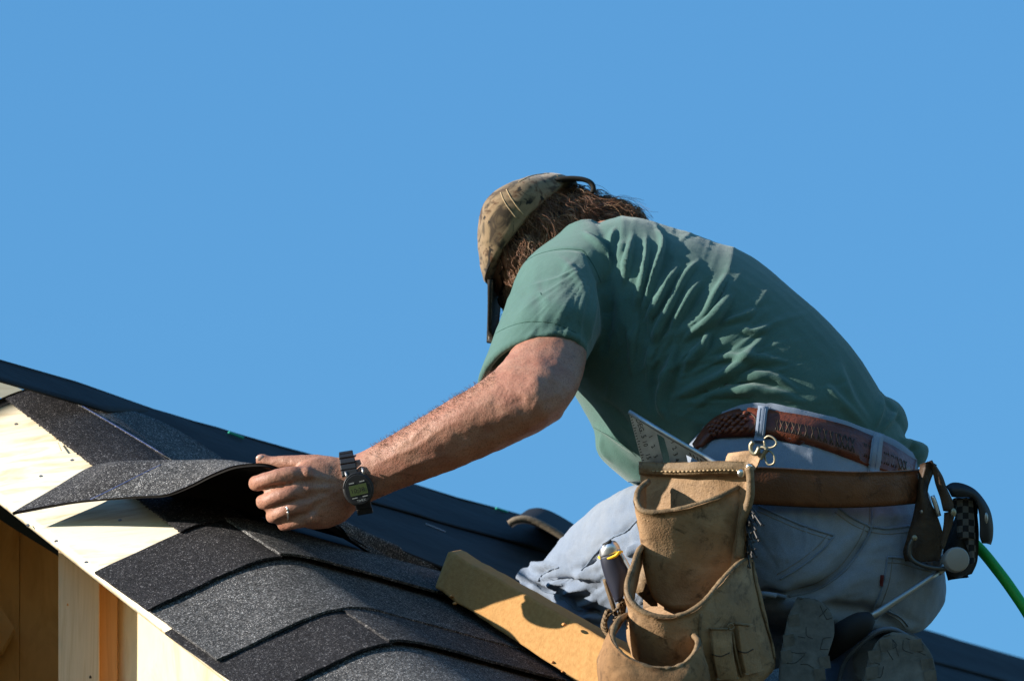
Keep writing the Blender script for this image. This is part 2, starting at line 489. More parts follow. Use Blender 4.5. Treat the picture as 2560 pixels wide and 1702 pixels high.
    MAT["tan"] = leather("tan_pouch_leather", (0.2976, 0.1783, 0.09004), (0.1984, 0.109, 0.05194), (0.3543, 0.2245, 0.1246))
    MAT["tan_edge"] = leather("pouch_edge_leather", (0.174, 0.1102, 0.05507), (0.1159, 0.06957, 0.03189), (0.2319, 0.1565, 0.08698), 40)
    MAT["suede"] = leather("brown_suede", (0.2126, 0.1155, 0.05194), (0.1346, 0.06933, 0.02909), (0.2551, 0.1452, 0.06925), 22, 0.95, 700)
    MAT["strap"] = leather("brown_strap_leather", (0.1402, 0.05115, 0.0198), (0.09075, 0.03135, 0.01238), (0.1733, 0.07012, 0.02887), 10, 0.5)
    MAT["belt"] = leather("tooled_belt_leather", (0.132, 0.03465, 0.0165), (0.0825, 0.0198, 0.0099), (0.165, 0.0495, 0.02475), 30, 0.35)
    MAT["holster"] = leather("dark_holster_leather", (0.0495, 0.02772, 0.01452), (0.0264, 0.01452, 0.00792), (0.066, 0.0396, 0.0198), 20, 0.6)
    # hard things
    m = M("brushed_aluminium", (0.50, 0.50, 0.50), 0.42, 0.85, 0.5); m.color(m.ramp(m.noise(40, 5), [(0.3, (0.36, 0.36, 0.36)), (0.7, (0.58, 0.58, 0.58))])); m.bump(m.noise(260, 3), 0.15, 0.0006); MAT["alu"] = m.m
    MAT["steel"] = M("worn_steel", (0.34, 0.33, 0.32), 0.42, 0.9).m
    MAT["steel_face"] = M("hammer_face_steel", (0.30, 0.28, 0.26), 0.6, 0.5).m
    MAT["brass"] = M("brass", (0.30, 0.26, 0.18), 0.5, 0.8).m
    MAT["nickel"] = M("nickel", (0.62, 0.60, 0.55), 0.3, 1.0).m
    MAT["iron"] = M("dark_nail_steel", (0.10, 0.095, 0.09), 0.45, 0.8).m
    MAT["black"] = M("black_plastic", (0.012, 0.012, 0.014), 0.45, 0, 0.4).m
    MAT["rubber"] = M("black_rubber", (0.015, 0.015, 0.017), 0.75, 0, 0.3).m
    MAT["strap_black"] = M("black_watch_strap", (0.012, 0.012, 0.013), 0.5, 0.2, 0.5).m
    m = M("boot_sole_rubber", (0.10, 0.095, 0.085), 0.9); m.color(m.ramp(m.noise(30, 6, 0.7), [(0.3, (0.065, 0.06, 0.052)), (0.7, (0.17, 0.16, 0.14))])); m.bump(m.noise(120, 4), 0.4, 0.002); MAT["sole"] = m.m
    MAT["boot"] = leather("boot_leather", (0.07, 0.045, 0.03), (0.04, 0.025, 0.016), (0.10, 0.07, 0.05), 25, 0.7)
    MAT["lcd"] = M("green_lcd", (0.065, 0.085, 0.03), 0.3, 0, 0.5).m
    MAT["print"] = M("black_print", (0.01, 0.01, 0.01), 0.6).m
    MAT["print_grey"] = M("grey_print", (0.30, 0.30, 0.28), 0.6).m
    MAT["navy"] = M("navy_grip", (0.012, 0.014, 0.028), 0.55, 0, 0.4).m
    MAT["yellow"] = M("yellow_plastic", (0.75, 0.45, 0.02), 0.5).m
    MAT["zinc"] = M("cast_zinc", (0.58, 0.58, 0.60), 0.32, 0.9).m
    MAT["hose"] = M("green_hose", (0.008, 0.30, 0.03), 0.42, 0, 0.4).m
    m = M("checker_cloth", (0.1, 0.1, 0.1), 0.9)
    ck = m.n("TexChecker"); ck.inputs["Scale"].default_value = 128.0; ck.inputs[1].default_value = (0.11, 0.105, 0.10, 1); ck.inputs[2].default_value = (0.016, 0.016, 0.018, 1)
    m.link(m.map((1, 0.0, 1)), ck.inputs[0]); m.color(ck.outputs[0]); m.bump(m.noise(500, 2), 0.3, 0.001); MAT["checker"] = m.m
    m = M("camouflage_cap", (0.25, 0.22, 0.15), 0.9, 0, 0.15, 0.2)
    w = m.noise(20, 5, 0.6, None, 1.2); w2 = m.noise(15, 4, 0.6, m.map((1, 1, 2.2), (0.5, 0.9, 0.2)), 1.6)
    c = m.ramp(w, [(0.0, (0.00936, 0.0078, 0.00546)), (0.38, (0.039, 0.0312, 0.02028)), (0.46, (0.1482, 0.117, 0.0702)), (0.56, (0.2028, 0.1599, 0.1014)), (0.63, (0.0858, 0.04524, 0.02028))])
    c = m.mix(m.ramp(w2, [(0.54, (0, 0, 0)), (0.60, (1, 1, 1))]), c, (0.0585, 0.039, 0.02184))
    c = m.mix(m.ramp(m.noise(36, 4, 0.6, m.map((1.6, 0.5, 1), (0.2, 0.4, 0.6)), 1.0), [(0.60, (0, 0, 0)), (0.64, (1, 1, 1))]), c, (0.014, 0.012, 0.009))
    c = m.mix(1.0, c, (1.08, 0.94, 0.84), 'MULTIPLY'); m.color(c); m.bump(m.noise(800, 2), 0.25, 0.001); MAT["camo"] = m.m
    MAT["cap_dark"] = M("dark_cap_lining", (0.02, 0.017, 0.013), 0.9).m
    def hairm(name, a, b):
        m = M(name, a, 0.5, 0, 0.4); m.color(m.ramp(m.noise(60, 3), [(0.35, a), (0.7, b)])); return m.m
    MAT["hair"] = hairm("brown_hair", (0.10, 0.046, 0.024), (0.27, 0.125, 0.062))
    MAT["hair_light"] = hairm("greying_brown_hair", (0.3094, 0.1666, 0.0833), (0.6188, 0.4046, 0.238))
    MAT["hair_base"] = hairm("dark_hair_mass", (0.014, 0.008, 0.005), (0.03, 0.016, 0.010))
    m = M("ground_soil", (0.16, 0.13, 0.09), 0.95); m.color(m.ramp(m.noise(0.4, 6), [(0.35, (0.035, 0.05, 0.02)), (0.65, (0.09, 0.085, 0.05))])); MAT["ground"] = m.m
    m = M("woodland_foliage", (0.05, 0.07, 0.03), 0.9); m.color(m.ramp(m.noise(0.8, 6), [(0.3, (0.018, 0.028, 0.010)), (0.7, (0.06, 0.085, 0.03))])); MAT["wood_foliage"] = m.m
build_materials()
# ================================================================== the roof
VIMG = A([0.83, -0.56]); VZ = 1.2                       # down the slope
V3 = A([0.83, -0.56, 1.2])
U1 = A([0.91, 0.415, 0]); U1[2] = -(V3[0] * U1[0] + V3[1] * U1[1]) / VZ
U2 = A([0.956, -0.292, 0]); U2[2] = -(V3[0] * U2[0] + V3[1] * U2[1]) / VZ
CREST = L(686, 1414, 0.15)
BEND = 120.0
_us = np.arange(-700, 4001, 4.0)
def _dir(u):
    t = np.clip((u + BEND) / (2 * BEND), 0, 1); t = t * t * (3 - 2 * t)
    return U1 * (1 - t) + U2 * t
_dirs = np.array([_dir(u) for u in _us])
_pos = np.concatenate([[np.zeros(3)], np.cumsum((_dirs[:-1] + _dirs[1:]) / 2 * 4.0, axis=0)]) / SPX
_pos -= _pos[np.argmin(np.abs(_us))]
def roof(u, d, h=0.0):
    """point on the roof: u pixels across from the bend, d pixels down the slope, h metres above the deck"""
    p = A([np.interp(u, _us, _pos[:, i]) for i in range(3)])
    t = _dir(u); n = np.cross(V3, t); n /= np.linalg.norm(n)
    if n[1] < 0: n = -n
    return CREST + p + V3 * (d / SPX) + n * h
def roof_n(u):
    t = _dir(u); n = np.cross(V3, t); n /= np.linalg.norm(n)
    return n if n[1] > 0 else -n

rroot = empty("house_roof", roof(-325, 0) + A([0, -0.3, 0]))
tag(rroot, "unfinished roof of pale plywood being covered with charcoal shingles, flared at its left edge", "roof")
RAKE = -326.0
RIDGE = -775.0
rng = np.random.default_rng(4)
# deck
ugrid = list(np.arange(RAKE, 160, 16)) + list(np.arange(160, 3900, 120))
def surf(u0list, d0, d1, nd, h, thick, jag=0.0):
    ds = np.linspace(d0, d1, nd)
    G = [[roof(u, d, h(u, d) if callable(h) else h) for d in ds] for u in u0list]
    return sheet(G, -thick)
def fix_out(V, F): return V, F
new_mesh("deck", *surf(ugrid, RIDGE + 30, 900, 40, 0.0, 0.012), MAT["plywood"], rroot)
# far slope beyond the ridge
G = [[roof(u, RIDGE + 30, 0.0) + t * (A([-0.62, 0.05, -1.1]) * 1.2 + A([0, -0.75, 0])) for t in np.linspace(0, 1, 6)] for u in ugrid]
new_mesh("far_deck", *sheet(G, -0.012), MAT["felt"], rroot)
# underlayment on the flat part, slightly rumpled
def hfelt(u, d):
    return 0.004 + 0.0022 * noise.noise(Vector((u * 0.004, d * 0.012, 1.3))) + 0.0012
und_u = list(np.arange(-40, 160, 20)) + list(np.arange(160, 3900, 60))
fe = new_mesh("underlayment", *surf(und_u, RIDGE - 2, -150, 60, hfelt, 0.002), MAT["felt"], rroot)
fe["label"] = "smooth black roofing felt"
new_mesh("felt_lap", *surf([u for u in und_u if u > 120], RIDGE + 6, RIDGE + 235, 24, lambda u, d: hfelt(u, d) + 0.0032 + 0.0015 * noise.noise(Vector((u * 0.02, d * 0.01, 5.0))), 0.002), MAT["felt"], rroot)
# felt lap lines and printed dashes
def roof_uv(px, py, u0=300.0, d0=-300.0):
    """u, d on the roof under a photograph pixel"""
    u, d = u0, d0
    for _ in range(60):
        f = pix(roof(u, d)[None])[0] - A([px, py])
        if abs(f[0]) + abs(f[1]) < 0.05: break
        fu = (pix(roof(u + 1, d)[None])[0] - pix(roof(u, d)[None])[0]); fd = (pix(roof(u, d + 1)[None])[0] - pix(roof(u, d)[None])[0])
        s = np.linalg.solve(np.stack([fu, fd], 1), -f); s = np.clip(s, -150, 150)
        u += s[0]; d += s[1]
    return u, d
def roofline(pts, half, h, name, mat, parent, nsub=4):
    q = catmull(pts, nsub) if len(pts) > 2 else np.linspace(pts[0], pts[1], 12)
    P = [roof(*roof_uv(*x), h) for x in q]
    V, F = tube(P, half / SPX, 6, 1)
    return new_mesh(name, V, F, mat, parent)
for (a, b, w) in (((563, 1098), (601, 1113), 4.0), ((1232, 1287), (1262, 1297), 3.2)):
    roofline([a, b], w, 0.0115, "printed_dash", MAT["green_paint"], fe)
roofline([(985, 1393), (1088, 1430)], 1.3, 0.0075, "chalk_line", MAT["chalk"], fe)
for (a, b, w) in (((1010, 1275), (1250, 1352), 1.6), ((1060, 1318), (1110, 1338), 1.4)):
    roofline([a, b], w, 0.0060, "scuff_line", MAT["chalk_white"], fe)
# loose end of the felt, stiff enough to carry straight on past the bend at the ridge
G = []
for u in list(np.linspace(-350, 60, 14)) + list(np.linspace(90, 300, 8)):
    t_ = max(0.0, (u - 60) / 240)
    G.append([(roof(60, d, 0.016) + U2 * ((u - 60) / SPX)) if u <= 60 else roof(u, d, 0.016 - 0.0085 * t_) for d in np.linspace(RIDGE - 2, RIDGE + 150 - 140 * t_, 6)])
new_mesh("felt_end", *sheet(G, -0.003), MAT["felt"], rroot)
# granule strip that runs up along the bend, ragged left edge
def rag(i, s): return 5.0 * noise.noise(Vector((i * 0.9, s, 0.0))) + 2.0 * noise.noise(Vector((i * 2.3, s, 4.0)))
ds = np.linspace(-745, -165, 180)
G = [[roof(u + (rag(i, 2.0) if k == 0 else 0), d, 0.011 - 0.001 * (k > 5)) for i, d in enumerate(ds)] for k, u in enumerate(np.linspace(-106, 66, 14))]
st = new_mesh("starter_strip", *sheet(G, -0.003), MAT["shingle_dark"], rroot); st["label"] = "charcoal granule strip along the bend of the roof"
la = catmull([(168, 1016), (285, 1085), (405, 1158), (440, 1180)], 5); lb = catmull([(172, 1016), (330, 1047), (452, 1102), (580, 1185)], 5)
G = [[roof(*roof_uv(*(a + (b - a) * t), 60, -350), 0.0118) for t in np.linspace(0, 1, 8)] for a, b in zip(la, lb)]
new_mesh("lapped_sheet", *sheet(G, 0.0015), MAT["shingle_light"], rroot)
roofline([(165, 1013), (285, 1085), (405, 1158)], 1.1, 0.0122, "chalk_line", MAT["chalk"], st)

# shingles -----------------------------------------------------------------
def shingle(u0, u1, d0, d1, hb, mat, ht=0.006, thick=0.0036, seed=0.0, nu=None):
    n = nu or max(8, int((min(u1, 400) - u0) / 14) + int(max(0, u1 - 400) / 60))
    us = np.concatenate([np.linspace(u0, min(u1, 400), max(4, int((min(u1, 400) - u0) / 12))), np.arange(460, u1, 60)]) if u1 > 400 else np.linspace(u0, u1, n)
    ds_ = np.linspace(d0, d1, 10)
    G = []
    for i, u in enumerate(us):
        row = []
        for j, d in enumerate(ds_):
            t = (d - d0) / (d1 - d0)
            jd = (2.2 * noise.noise(Vector((u * 0.11, seed, 0))) + 1.2 * noise.noise(Vector((u * 0.4, seed, 3)))) if j == 9 else 0
            ju = (2.0 * noise.noise(Vector((d * 0.13, seed, 7))) if i == 0 else 0)
            row.append(roof(u + ju, d + jd, ht + (hb - ht) * t + 0.0012 * noise.noise(Vector((u * 0.01, seed, 9)))))
        G.append(row)
    V, F = sheet(G, -thick)
    o = new_mesh("shingle", V, F, MAT[mat], rroot, smooth=False)
    return o
# bottom layers then upper tabs; arcs of the photograph lie at d = 0, 208, 345
s = shingle(-330, 14, -172, 2, 0.014, "shingle_dark", seed=1)                # charcoal tab at the rake
s["label"] = "charcoal shingle tab reaching the plywood edge"
shingle(8, 2600, -170, 2, 0.0185, "shingle_light", ht=0.011, seed=2)          # raised tab right of the joint
shingle(-322, 2600, -90, 208, 0.014, "shingle_light", ht=0.004, seed=3)
shingle(-338, 6, 60, 347, 0.0135, "shingle_dark", ht=0.003, seed=4)
shingle(-2, 2600, 60, 346, 0.0170, "shingle_mid", ht=0.006, seed=5)
shingle(-318, 2600, 260, 552, 0.0135, "shingle_light", ht=0.003, seed=6)
shingle(-336, 60, 420, 700, 0.016, "shingle_dark", ht=0.003, seed=7)
shingle(64, 2600, 420, 700, 0.018, "shingle_mid", ht=0.005, seed=8)
shingle(-320, 2600, 620, 880, 0.016, "shingle_light", ht=0.003, seed=9)

# framing under the rake ------------------------------------------------------
Y0 = float(loc2w(L(250, 1500, 0.02))[1])
def upright(name, x0, x1, ytop, Y, depth, mat, parent, ybot=2600, xoff=0):
    a, b = Ly(x0, ytop, Y), Ly(x1, ytop, Y); c, d = Ly(x1, ybot, Y), Ly(x0, ybot, Y)
    return new_mesh(name, *ngon_prism([a, b, c, d], w2loc(ORG + A([0, depth, 0]))), MAT[mat], parent, smooth=False)
def under(px, Y, ytop):
    return ytop
# the stud: grey broad face with an orange heartwood side
def rake_y(x): return 1277 + 0.672 * x
def panel(name, pts, Y, depth, mat, parent):
    return new_mesh(name, *ngon_prism([Ly(x, y, Y) for x, y in pts], w2loc(ORG + A([0, depth, 0]))), MAT[mat], parent, smooth=False)
sd = panel("stud", [(146, 1330), (247, 1392), (247, 2300), (146, 2300)], Y0 + 0.02, 0.05, "stud", rroot)
panel("stud_side", [(247.4, 1380), (293, 1410), (293, 2300), (247.4, 2300)], Y0 + 0.035, 0.05, "stud_end", rroot)
wp = []
for (x, y, dY) in ((293.5, 1415, 0.05), (900, 1830, -0.19), (900, 2300, -0.19), (293.5, 2300, 0.05)): wp.append(Ly(x, y, Y0 + dY))
new_mesh("wall_panel", *ngon_prism(wp, w2loc(ORG + A([0.006, 0.016, 0]))), MAT["ply_wall"], rroot, smooth=False)
panel("back_panel", [(-300, 1100), (48, 1330), (48, 2300), (-300, 2300)], Y0 + 0.34, 0.018, "ply_bounce_tint", rroot)
panel("back_panel", [(49.5, 1330), (150, 1392), (150, 2300), (49.5, 2300)], Y0 + 0.345, 0.018, "ply_bounce_tint", rroot)
panel("gusset", [(-60, 1520), (2, 1515), (36, 1568), (4, 1625), (-60, 1640)], Y0 + 0.30, 0.018, "ply_bounce_tint", rroot)
sx = float(loc2w(Ly(-70, 1500, Y0))[0])
wp = [A([sx, Y0 + 0.0, -3.0]), A([sx, Y0 + 0.9, -3.0])]
zt = float(loc2w(Ly(-70, 1345, Y0 + 0.05))[2])
new_mesh("offscreen_sun_block", [(x, y, z) for x in (sx - 0.015, sx) for y in (Y0 - 0.03, Y0 + 0.9) for z in (0.02, zt)], [(0, 1, 3, 2), (4, 6, 7, 5), (0, 4, 5, 1), (2, 3, 7, 6), (0, 2, 6, 4), (1, 5, 7, 3)], MAT["ply_wall"], rroot, False, None, False)  # unseen board added left of the frame to keep sun off the interior
new_mesh("offscreen_sun_block", [(x, y, z) for x in (sx - 0.035, sx - 0.02) for y in (Y0 + 0.20, Y0 + 0.9) for z in (zt - 0.3, zt + 0.17)], [(0, 1, 3, 2), (4, 6, 7, 5), (0, 4, 5, 1), (2, 3, 7, 6), (0, 2, 6, 4), (1, 5, 7, 3)], MAT["ply_wall"], rroot, False, None, False)  # second added board, taller, shading the back panels from the sun
# knots and nails on the stud and plywood
def disc(px, py, Y, r, name, mat, parent, ry=None):
    c = Ly(px, py, Y); n = 10
    return new_mesh(name, *ngon_prism([c + A([r * math.cos(t), (ry or r) * math.sin(t), 0]) / SPX for t in np.linspace(0, 2 * math.pi, n, endpoint=False)], A([0, 0, -0.004])), MAT[mat], parent, smooth=False)
disc(169, 1512, Y0 + 0.0196, 2.4, "knot", "stud_end", sd, 5)
disc(226, 1693, Y0 + 0.0196, 3.0, "knot", "holster", sd, 6)
# splinters at the edge of the granule strip
for (a, b) in (((128, 1093), (140, 1103)), ((146, 1113), (155, 1135)), ((158, 1118), (163, 1122))):
    ua, ub = roof_uv(*a, -80, -600), roof_uv(*b, -80, -600)
    new_mesh("splinter", *tube([roof(*ua, 0.004), roof(*ub, 0.006)], 0.0009, 5, 1), MAT["stud"], rroot)
# nail heads and pencil marks on the bare plywood
for (x, y) in ((102, 1190), (70, 1312), (140, 1352), (215, 1405), (40, 1060), (300, 1300), (180, 1150)):
    u_, d_ = roof_uv(x, y, -200, -500); c_ = roof(u_, d_, 0.0006); n_ = roof_n(u_); t_ = np.cross(n_, V3); t_ /= np.linalg.norm(t_); b_ = np.cross(n_, t_)
    new_mesh("nail_head", *ngon_prism([c_ + (t_ * math.cos(a) + b_ * math.sin(a)) * 0.0026 for a in np.linspace(0, 2 * math.pi, 8, endpoint=False)], -n_ * 0.002), MAT["steel"], rroot, smooth=False)
# small plank end peeping out at the top left
u, d = roof_uv(-40, 925, -60, -800)
P = [L(-60, 925, -0.40), L(0, 946, -0.40), L(62, 978, -0.40), L(40, 1000, -0.40), L(-60, 985, -0.40)]
new_mesh("ridge_plank", *ngon_prism(P, A([0.0, 0.0, -0.03])), MAT["plywood"], rroot, smooth=False)

# ground far below, never in the picture, and the walls that carry the roof
gr = new_mesh("ground", [(-900, -900, 0), (900, -900, 0), (900, 900, 0), (-900, 900, 0)], [(0, 1, 2, 3)], MAT["ground"], None, False, (0, 0, 0), False)
tag(gr, None, None, None, "structure")

wx0 = float(loc2w(Ly(293.5, 2290, Y0 + 0.05))[0])
def wbox(name, x0, x1, y0, y1, z0, z1, mat, parent):
    V = [(x, y, z) for z in (z0, z1) for y in (y0, y1) for x in (x0, x1)]
    F = [(0, 2, 3, 1), (4, 5, 7, 6), (0, 1, 5, 4), (2, 6, 7, 3), (0, 4, 6, 2), (1, 3, 7, 5)]
    return new_mesh(name, V, F, mat, parent, False, None, False)
zb = float(loc2w(Ly(300, 2295, Y0))[2])
wbox("lower_wall", -0.80, 1.6, Y0 + 0.02, Y0 + 0.20, -0.02, zb, MAT["ply_wall"], rroot)

# ------------------------------------------------------------------ the lifted shingle in the hand
E_pts = [(33, 1287, 0.00), (120, 1270, 0.02), (208, 1256, 0.045), (345, 1245, 0.080), (415, 1241, 0.10), (480, 1217, 0.12), (540, 1188, 0.145), (605, 1168, 0.160), (690, 1174, 0.160), (770, 1250, 0.10), (830, 1309, 0.0), (900, 1357, -0.09), (980, 1407, -0.16), (1084, 1466, -0.24)]
M_pts = [(232, 1172, -0.05), (268, 1163, -0.03), (310, 1159, 0.01), (400, 1157, 0.02), (455, 1157, 0.03), (505, 1158, 0.04), (552, 1160, 0.055), (610, 1172, 0.07), (690, 1215, 0.06), (775, 1285, 0.03), (835, 1330, -0.04), (905, 1372, -0.11), (985, 1418, -0.18), (1086, 1472, -0.245)]
nE = len(E_pts)
G = []
Ec, Mc = catmull(E_pts, 6), catmull(M_pts, 6)
for i in range(len(Ec)):
    s = i / (len(Ec) - 1)
    e, m = L(*Ec[i]), L(*Mc[i])
    T = roof(-40 + 640 * s, -215 + 12 * s, 0.012)
    k = max(0.0, 1 - s * 2.2)
    T = T * (1 - 0.0) + A([-0.10, 0.02, 0.0]) * k
    col = catmull([e, e * 0.5 + m * 0.5 + A([0, 0.004, 0.010]) * min(1.0, s * 4), m, m * 0.4 + T * 0.6 + A([0, 0.012, 0]), T], 6)
    G.append(col)
G = A(G)
V, F = sheet(G, -0.0042)
# granules on the sunny side, bare asphalt below: two materials on one sheet
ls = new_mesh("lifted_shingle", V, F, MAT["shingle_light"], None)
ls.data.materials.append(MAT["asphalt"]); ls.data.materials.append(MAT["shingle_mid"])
nv = G.shape[0] * G.shape[1]
ls_n = [p.index for p in ls.data.polygons if min(p.vertices) >= nv]
tag(ls, "flexible grey granule shingle lifted and bent back by the left hand", "shingle")
LS_G, LS_nv = G, nv
for p in ls.data.polygons:
    if max(p.vertices) < nv or (min(p.vertices) < nv): p.material_index = 1
    else: p.material_index = 0
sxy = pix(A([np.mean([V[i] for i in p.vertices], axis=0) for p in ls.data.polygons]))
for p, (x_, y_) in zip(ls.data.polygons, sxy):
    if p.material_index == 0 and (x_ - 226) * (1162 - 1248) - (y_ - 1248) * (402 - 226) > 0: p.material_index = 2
# which side is up? the sheet's upper side carries the granules
cm = np.cross(G[3, 3] - G[2, 3], G[3, 4] - G[3, 3])
# chalk line on it
LINE = [G[int(0.03 * 0) + 0, 0]]
def on_sheet(px, py, off):
    q = L(px, py, 0); o = A([0, 0, DIST]); dd = (q - o) / np.linalg.norm(q - o)
    h = LS_B.ray_cast(Vector(o), Vector(dd)); return A(h[0]) + A([0, 0.5, 0.86]) * off if h[0] is not None else None
LS_B = BVHTree.FromPolygons(V.tolist(), [tuple(f) for f in F])
pts = [on_sheet(x, y, -0.0002) for x, y in catmull([(226, 1248), (260, 1232), (330, 1197), (380, 1172), (402, 1162)], 5)]
pts = [p for p in pts if p is not None]
new_mesh("chalk_line", *tube(pts, 0.0008, 6, 1), MAT["chalk"], ls)

# ------------------------------------------------------------------ foam kneeling pad and felt roll
LB, RB = roof(*roof_uv(1086, 1512), 0.026), roof(*roof_uv(1600, 1850), 0.026)
zb0, zb1 = LB[2], RB[2]
LT, LB, RT, RB = L(1121, 1376, zb0 - 0.012), L(1086, 1469, zb0), L(1640, 1668, zb1 - 0.012), L(1590, 1800, zb1)
back = A([0.014, -0.002, -0.16])
n = 26; V = []
for i in range(n + 1):
    t = i / n
    j = lambda k: A([0, 0.0022, 0.001]) * noise.noise(Vector((t * 14, k, 0)))
    a, b = LT + (RT - LT) * t + j(0), LB + (RB - LB) * t + j(1) * 1.6
    V += [a, b, b + back * 0.9, a + back]
F = []
for i in range(n):
    for k in range(4):
        F.append((i * 4 + k, i * 4 + (k + 1) % 4, i * 4 + 4 + (k + 1) % 4, i * 4 + 4 + k))
F += [(0, 3, 2, 1), (n * 4, n * 4 + 1, n * 4 + 2, n * 4 + 3)]
fp = new_mesh("foam_pad", V, F, MAT["foam"], None, smooth=False); bevel(fp, 0.004, 3)
tag(fp, "thick yellow foam kneeling pad lying on the shingles under the knee", "foam pad")
# nicks in the foam
for k, (x, y, r) in enumerate(((1128, 1489, 5), (1137, 1508, 6), (1381, 1654, 5), (1410, 1560, 6), (1406, 1678, 4))):
    c = L(x, y, zb0 + (zb1 - zb0) * (x - 1086) / 504)
    new_mesh("torn_nick", *ellipsoid(c, r / SPX, r * 0.7 / SPX, 0.006, 8, 5), MAT["stud_end"], fp)
# felt roll behind the knee: thick curled end
sp = []
c0 = A([1330, 1372])
arc = catmull([(1272, 1294), (1290, 1284), (1318, 1282), (1352, 1294), (1400, 1322), (1450, 1358)], 8)
rows = []
for x, y in arc:
    p = L(x, y + 13, -0.62)
    rows.append([p, p + A([0.02, 0.012, -0.12]), p + A([0.05, -0.02, -0.30])])
fr = new_mesh("felt_roll", *sheet(A(rows), 0.008), MAT["felt"], None)
mm = M("felt_roll_edge", (0.17, 0.135, 0.095), 0.9); mm.bump(mm.noise(200, 3), 0.4, 0.002)
ed = new_mesh("rolled_edge", *tube([L(x, y + 15, -0.612) for x, y in arc], 0.0050, 8, 1), mm.m, fr)
tag(fr, "curled end of a black felt roll lying behind the bent knee", "felt roll")

# ================================================================== the roofer
def chain(pts, rads, nseg=14, nsub=4):
    return tube([L(*p) for p in pts], [r / SPX for r in rads], nseg, nsub)
# ---- body: head, neck, trunk core, both arms and hands as one continuous surface
parts = []
# left arm, from inside the sleeve to the wrist
arm = [
    sec((1345, 640), (1470, 700), -0.06, 0.055),
    sec((1325, 720), (1478, 790), 0.00, 0.058),
    sec((1320, 800), (1466, 868), 0.07, 0.054, 0.0, 0.012),
    sec((1286, 866), (1456, 936), 0.13, 0.053, 0.0, 0.012),
    sec((1246, 916), (1428, 1002), 0.17, 0.050, 0.0, 0.012),
    sec((1188, 962), (1372, 1064), 0.185, 0.048, 0.0, 0.012),
    sec((1120, 1002), (1276, 1113), 0.185, 0.044),
    sec((1040, 1052), (1150, 1168), 0.180, 0.039),
    sec((960, 1098), (1030, 1212), 0.175, 0.033),
    sec((905, 1128), (945, 1246), 0.172, 0.028),
    sec((872, 1141), (892, 1272), 0.170, 0.024),
]
parts.append(loft(arm, 24, 5))
parts.append(ellipsoid(L(1376, 1026, 0.185), 0.018, 0.016, 0.030))
# left hand: palm, four curled fingers, thumb
palm = [
    sec((872, 1142), (892, 1274), 0.170, 0.022),
    sec((838, 1143), (862, 1304), 0.172, 0.022),
    sec((800, 1142), (826, 1320), 0.176, 0.022),
    sec((765, 1150), (785, 1324), 0.180, 0.021),
    sec((738, 1168), (752, 1316), 0.180, 0.017),
]
parts.append(loft(palm, 20, 4))
parts.append(chain([(765, 1188, 0.186), (728, 1188, 0.196), (690, 1194, 0.196), (655, 1204, 0.188), (640, 1208, 0.170), (645, 1206, 0.148), (672, 1202, 0.135)], [24, 23, 21.5, 20, 19, 17, 13]))
parts.append(chain([(765, 1226, 0.188), (735, 1230, 0.198), (700, 1240, 0.199), (670, 1251, 0.189), (658, 1255, 0.170), (664, 1254, 0.148), (690, 1250, 0.135)], [24, 23, 21.5, 20, 19, 17, 13]))
parts.append(chain([(770, 1262, 0.187), (745, 1266, 0.196), (715, 1276, 0.196), (690, 1286, 0.186), (681, 1290, 0.168), (688, 1288, 0.148), (710, 1284, 0.136)], [23, 22, 20, 18.5, 17.5, 16, 12]))
parts.append(chain([(782, 1296, 0.183), (760, 1299, 0.190), (735, 1305, 0.189), (716, 1309, 0.180), (709, 1311, 0.163), (716, 1309, 0.147), (736, 1304, 0.138)], [20, 19, 17.5, 16.5, 15.5, 14, 10]))
for kx, ky, kr in ((766, 1184, 18), (764, 1224, 18), (768, 1262, 16), (780, 1295, 14)):
    parts.append(ellipsoid(L(kx, ky, 0.197), kr / SPX, kr / SPX, 0.008))
# thumb over the edge of the shingle
parts.append(chain([(830, 1172, 0.165), (790, 1166, 0.163), (750, 1158, 0.160), (712, 1156, 0.156), (680, 1157, 0.150), (655, 1150, 0.146), (642, 1147, 0.144)], [32, 30, 22, 18, 17, 17, 13.5]))
# hidden right arm reaching down in front of him, away from the camera
parts.append(chain([(1680, 690, -0.24), (1720, 830, -0.36), (1740, 960, -0.40), (1760, 1080, -0.46), (1740, 1170, -0.52)], [95, 85, 76, 58, 46]))
parts.append(chain([(1740, 1170, -0.52), (1730, 1210, -0.54), (1725, 1240, -0.55)], [46, 48, 38]))
for k in range(4):
    parts.append(chain([(1695 + 20 * k, 1235, -0.55), (1695 + 20 * k, 1275, -0.555), (1700 + 18 * k, 1310, -0.55)], [17, 15, 12]))
parts.append(chain([(1700, 1190, -0.52), (1690, 1220, -0.50), (1685, 1250, -0.49)], [22, 18, 14]))
# trunk core and neck
parts.append(chain([(2000, 1080, -0.02), (1850, 930, -0.06), (1680, 790, -0.12), (1560, 690, -0.18), (1450, 650, -0.24), (1380, 650, -0.27)], [200, 190, 200, 150, 95, 95]))
# head: crown points left, face looks down
HC = L(1335, 618, -0.275)
parts.append(ellipsoid(HC, 0.072, 0.096, 0.075))
parts.append(ellipsoid(HC + A([0.030, -0.060, 0.0]), 0.058, 0.058, 0.062))
parts.append(ellipsoid(HC + A([0.080, -0.085, -0.005]), 0.030, 0.030, 0.034))       # chin
parts.append(ellipsoid(HC + A([0.030, -0.118, -0.005]), 0.022, 0.016, 0.013))       # nose
parts.append(ellipsoid(HC + A([-0.006, -0.098, 0.0]), 0.012, 0.012, 0.050))         # brow
parts.append(ellipsoid(HC + A([0.058, -0.108, -0.005]), 0.008, 0.010, 0.026))       # lips
parts.append(ellipsoid(L(1283, 645, -0.203), 0.016, 0.020, 0.010))                  # ear
BV, BF = remesh(*join(parts), 0.0030, 3)
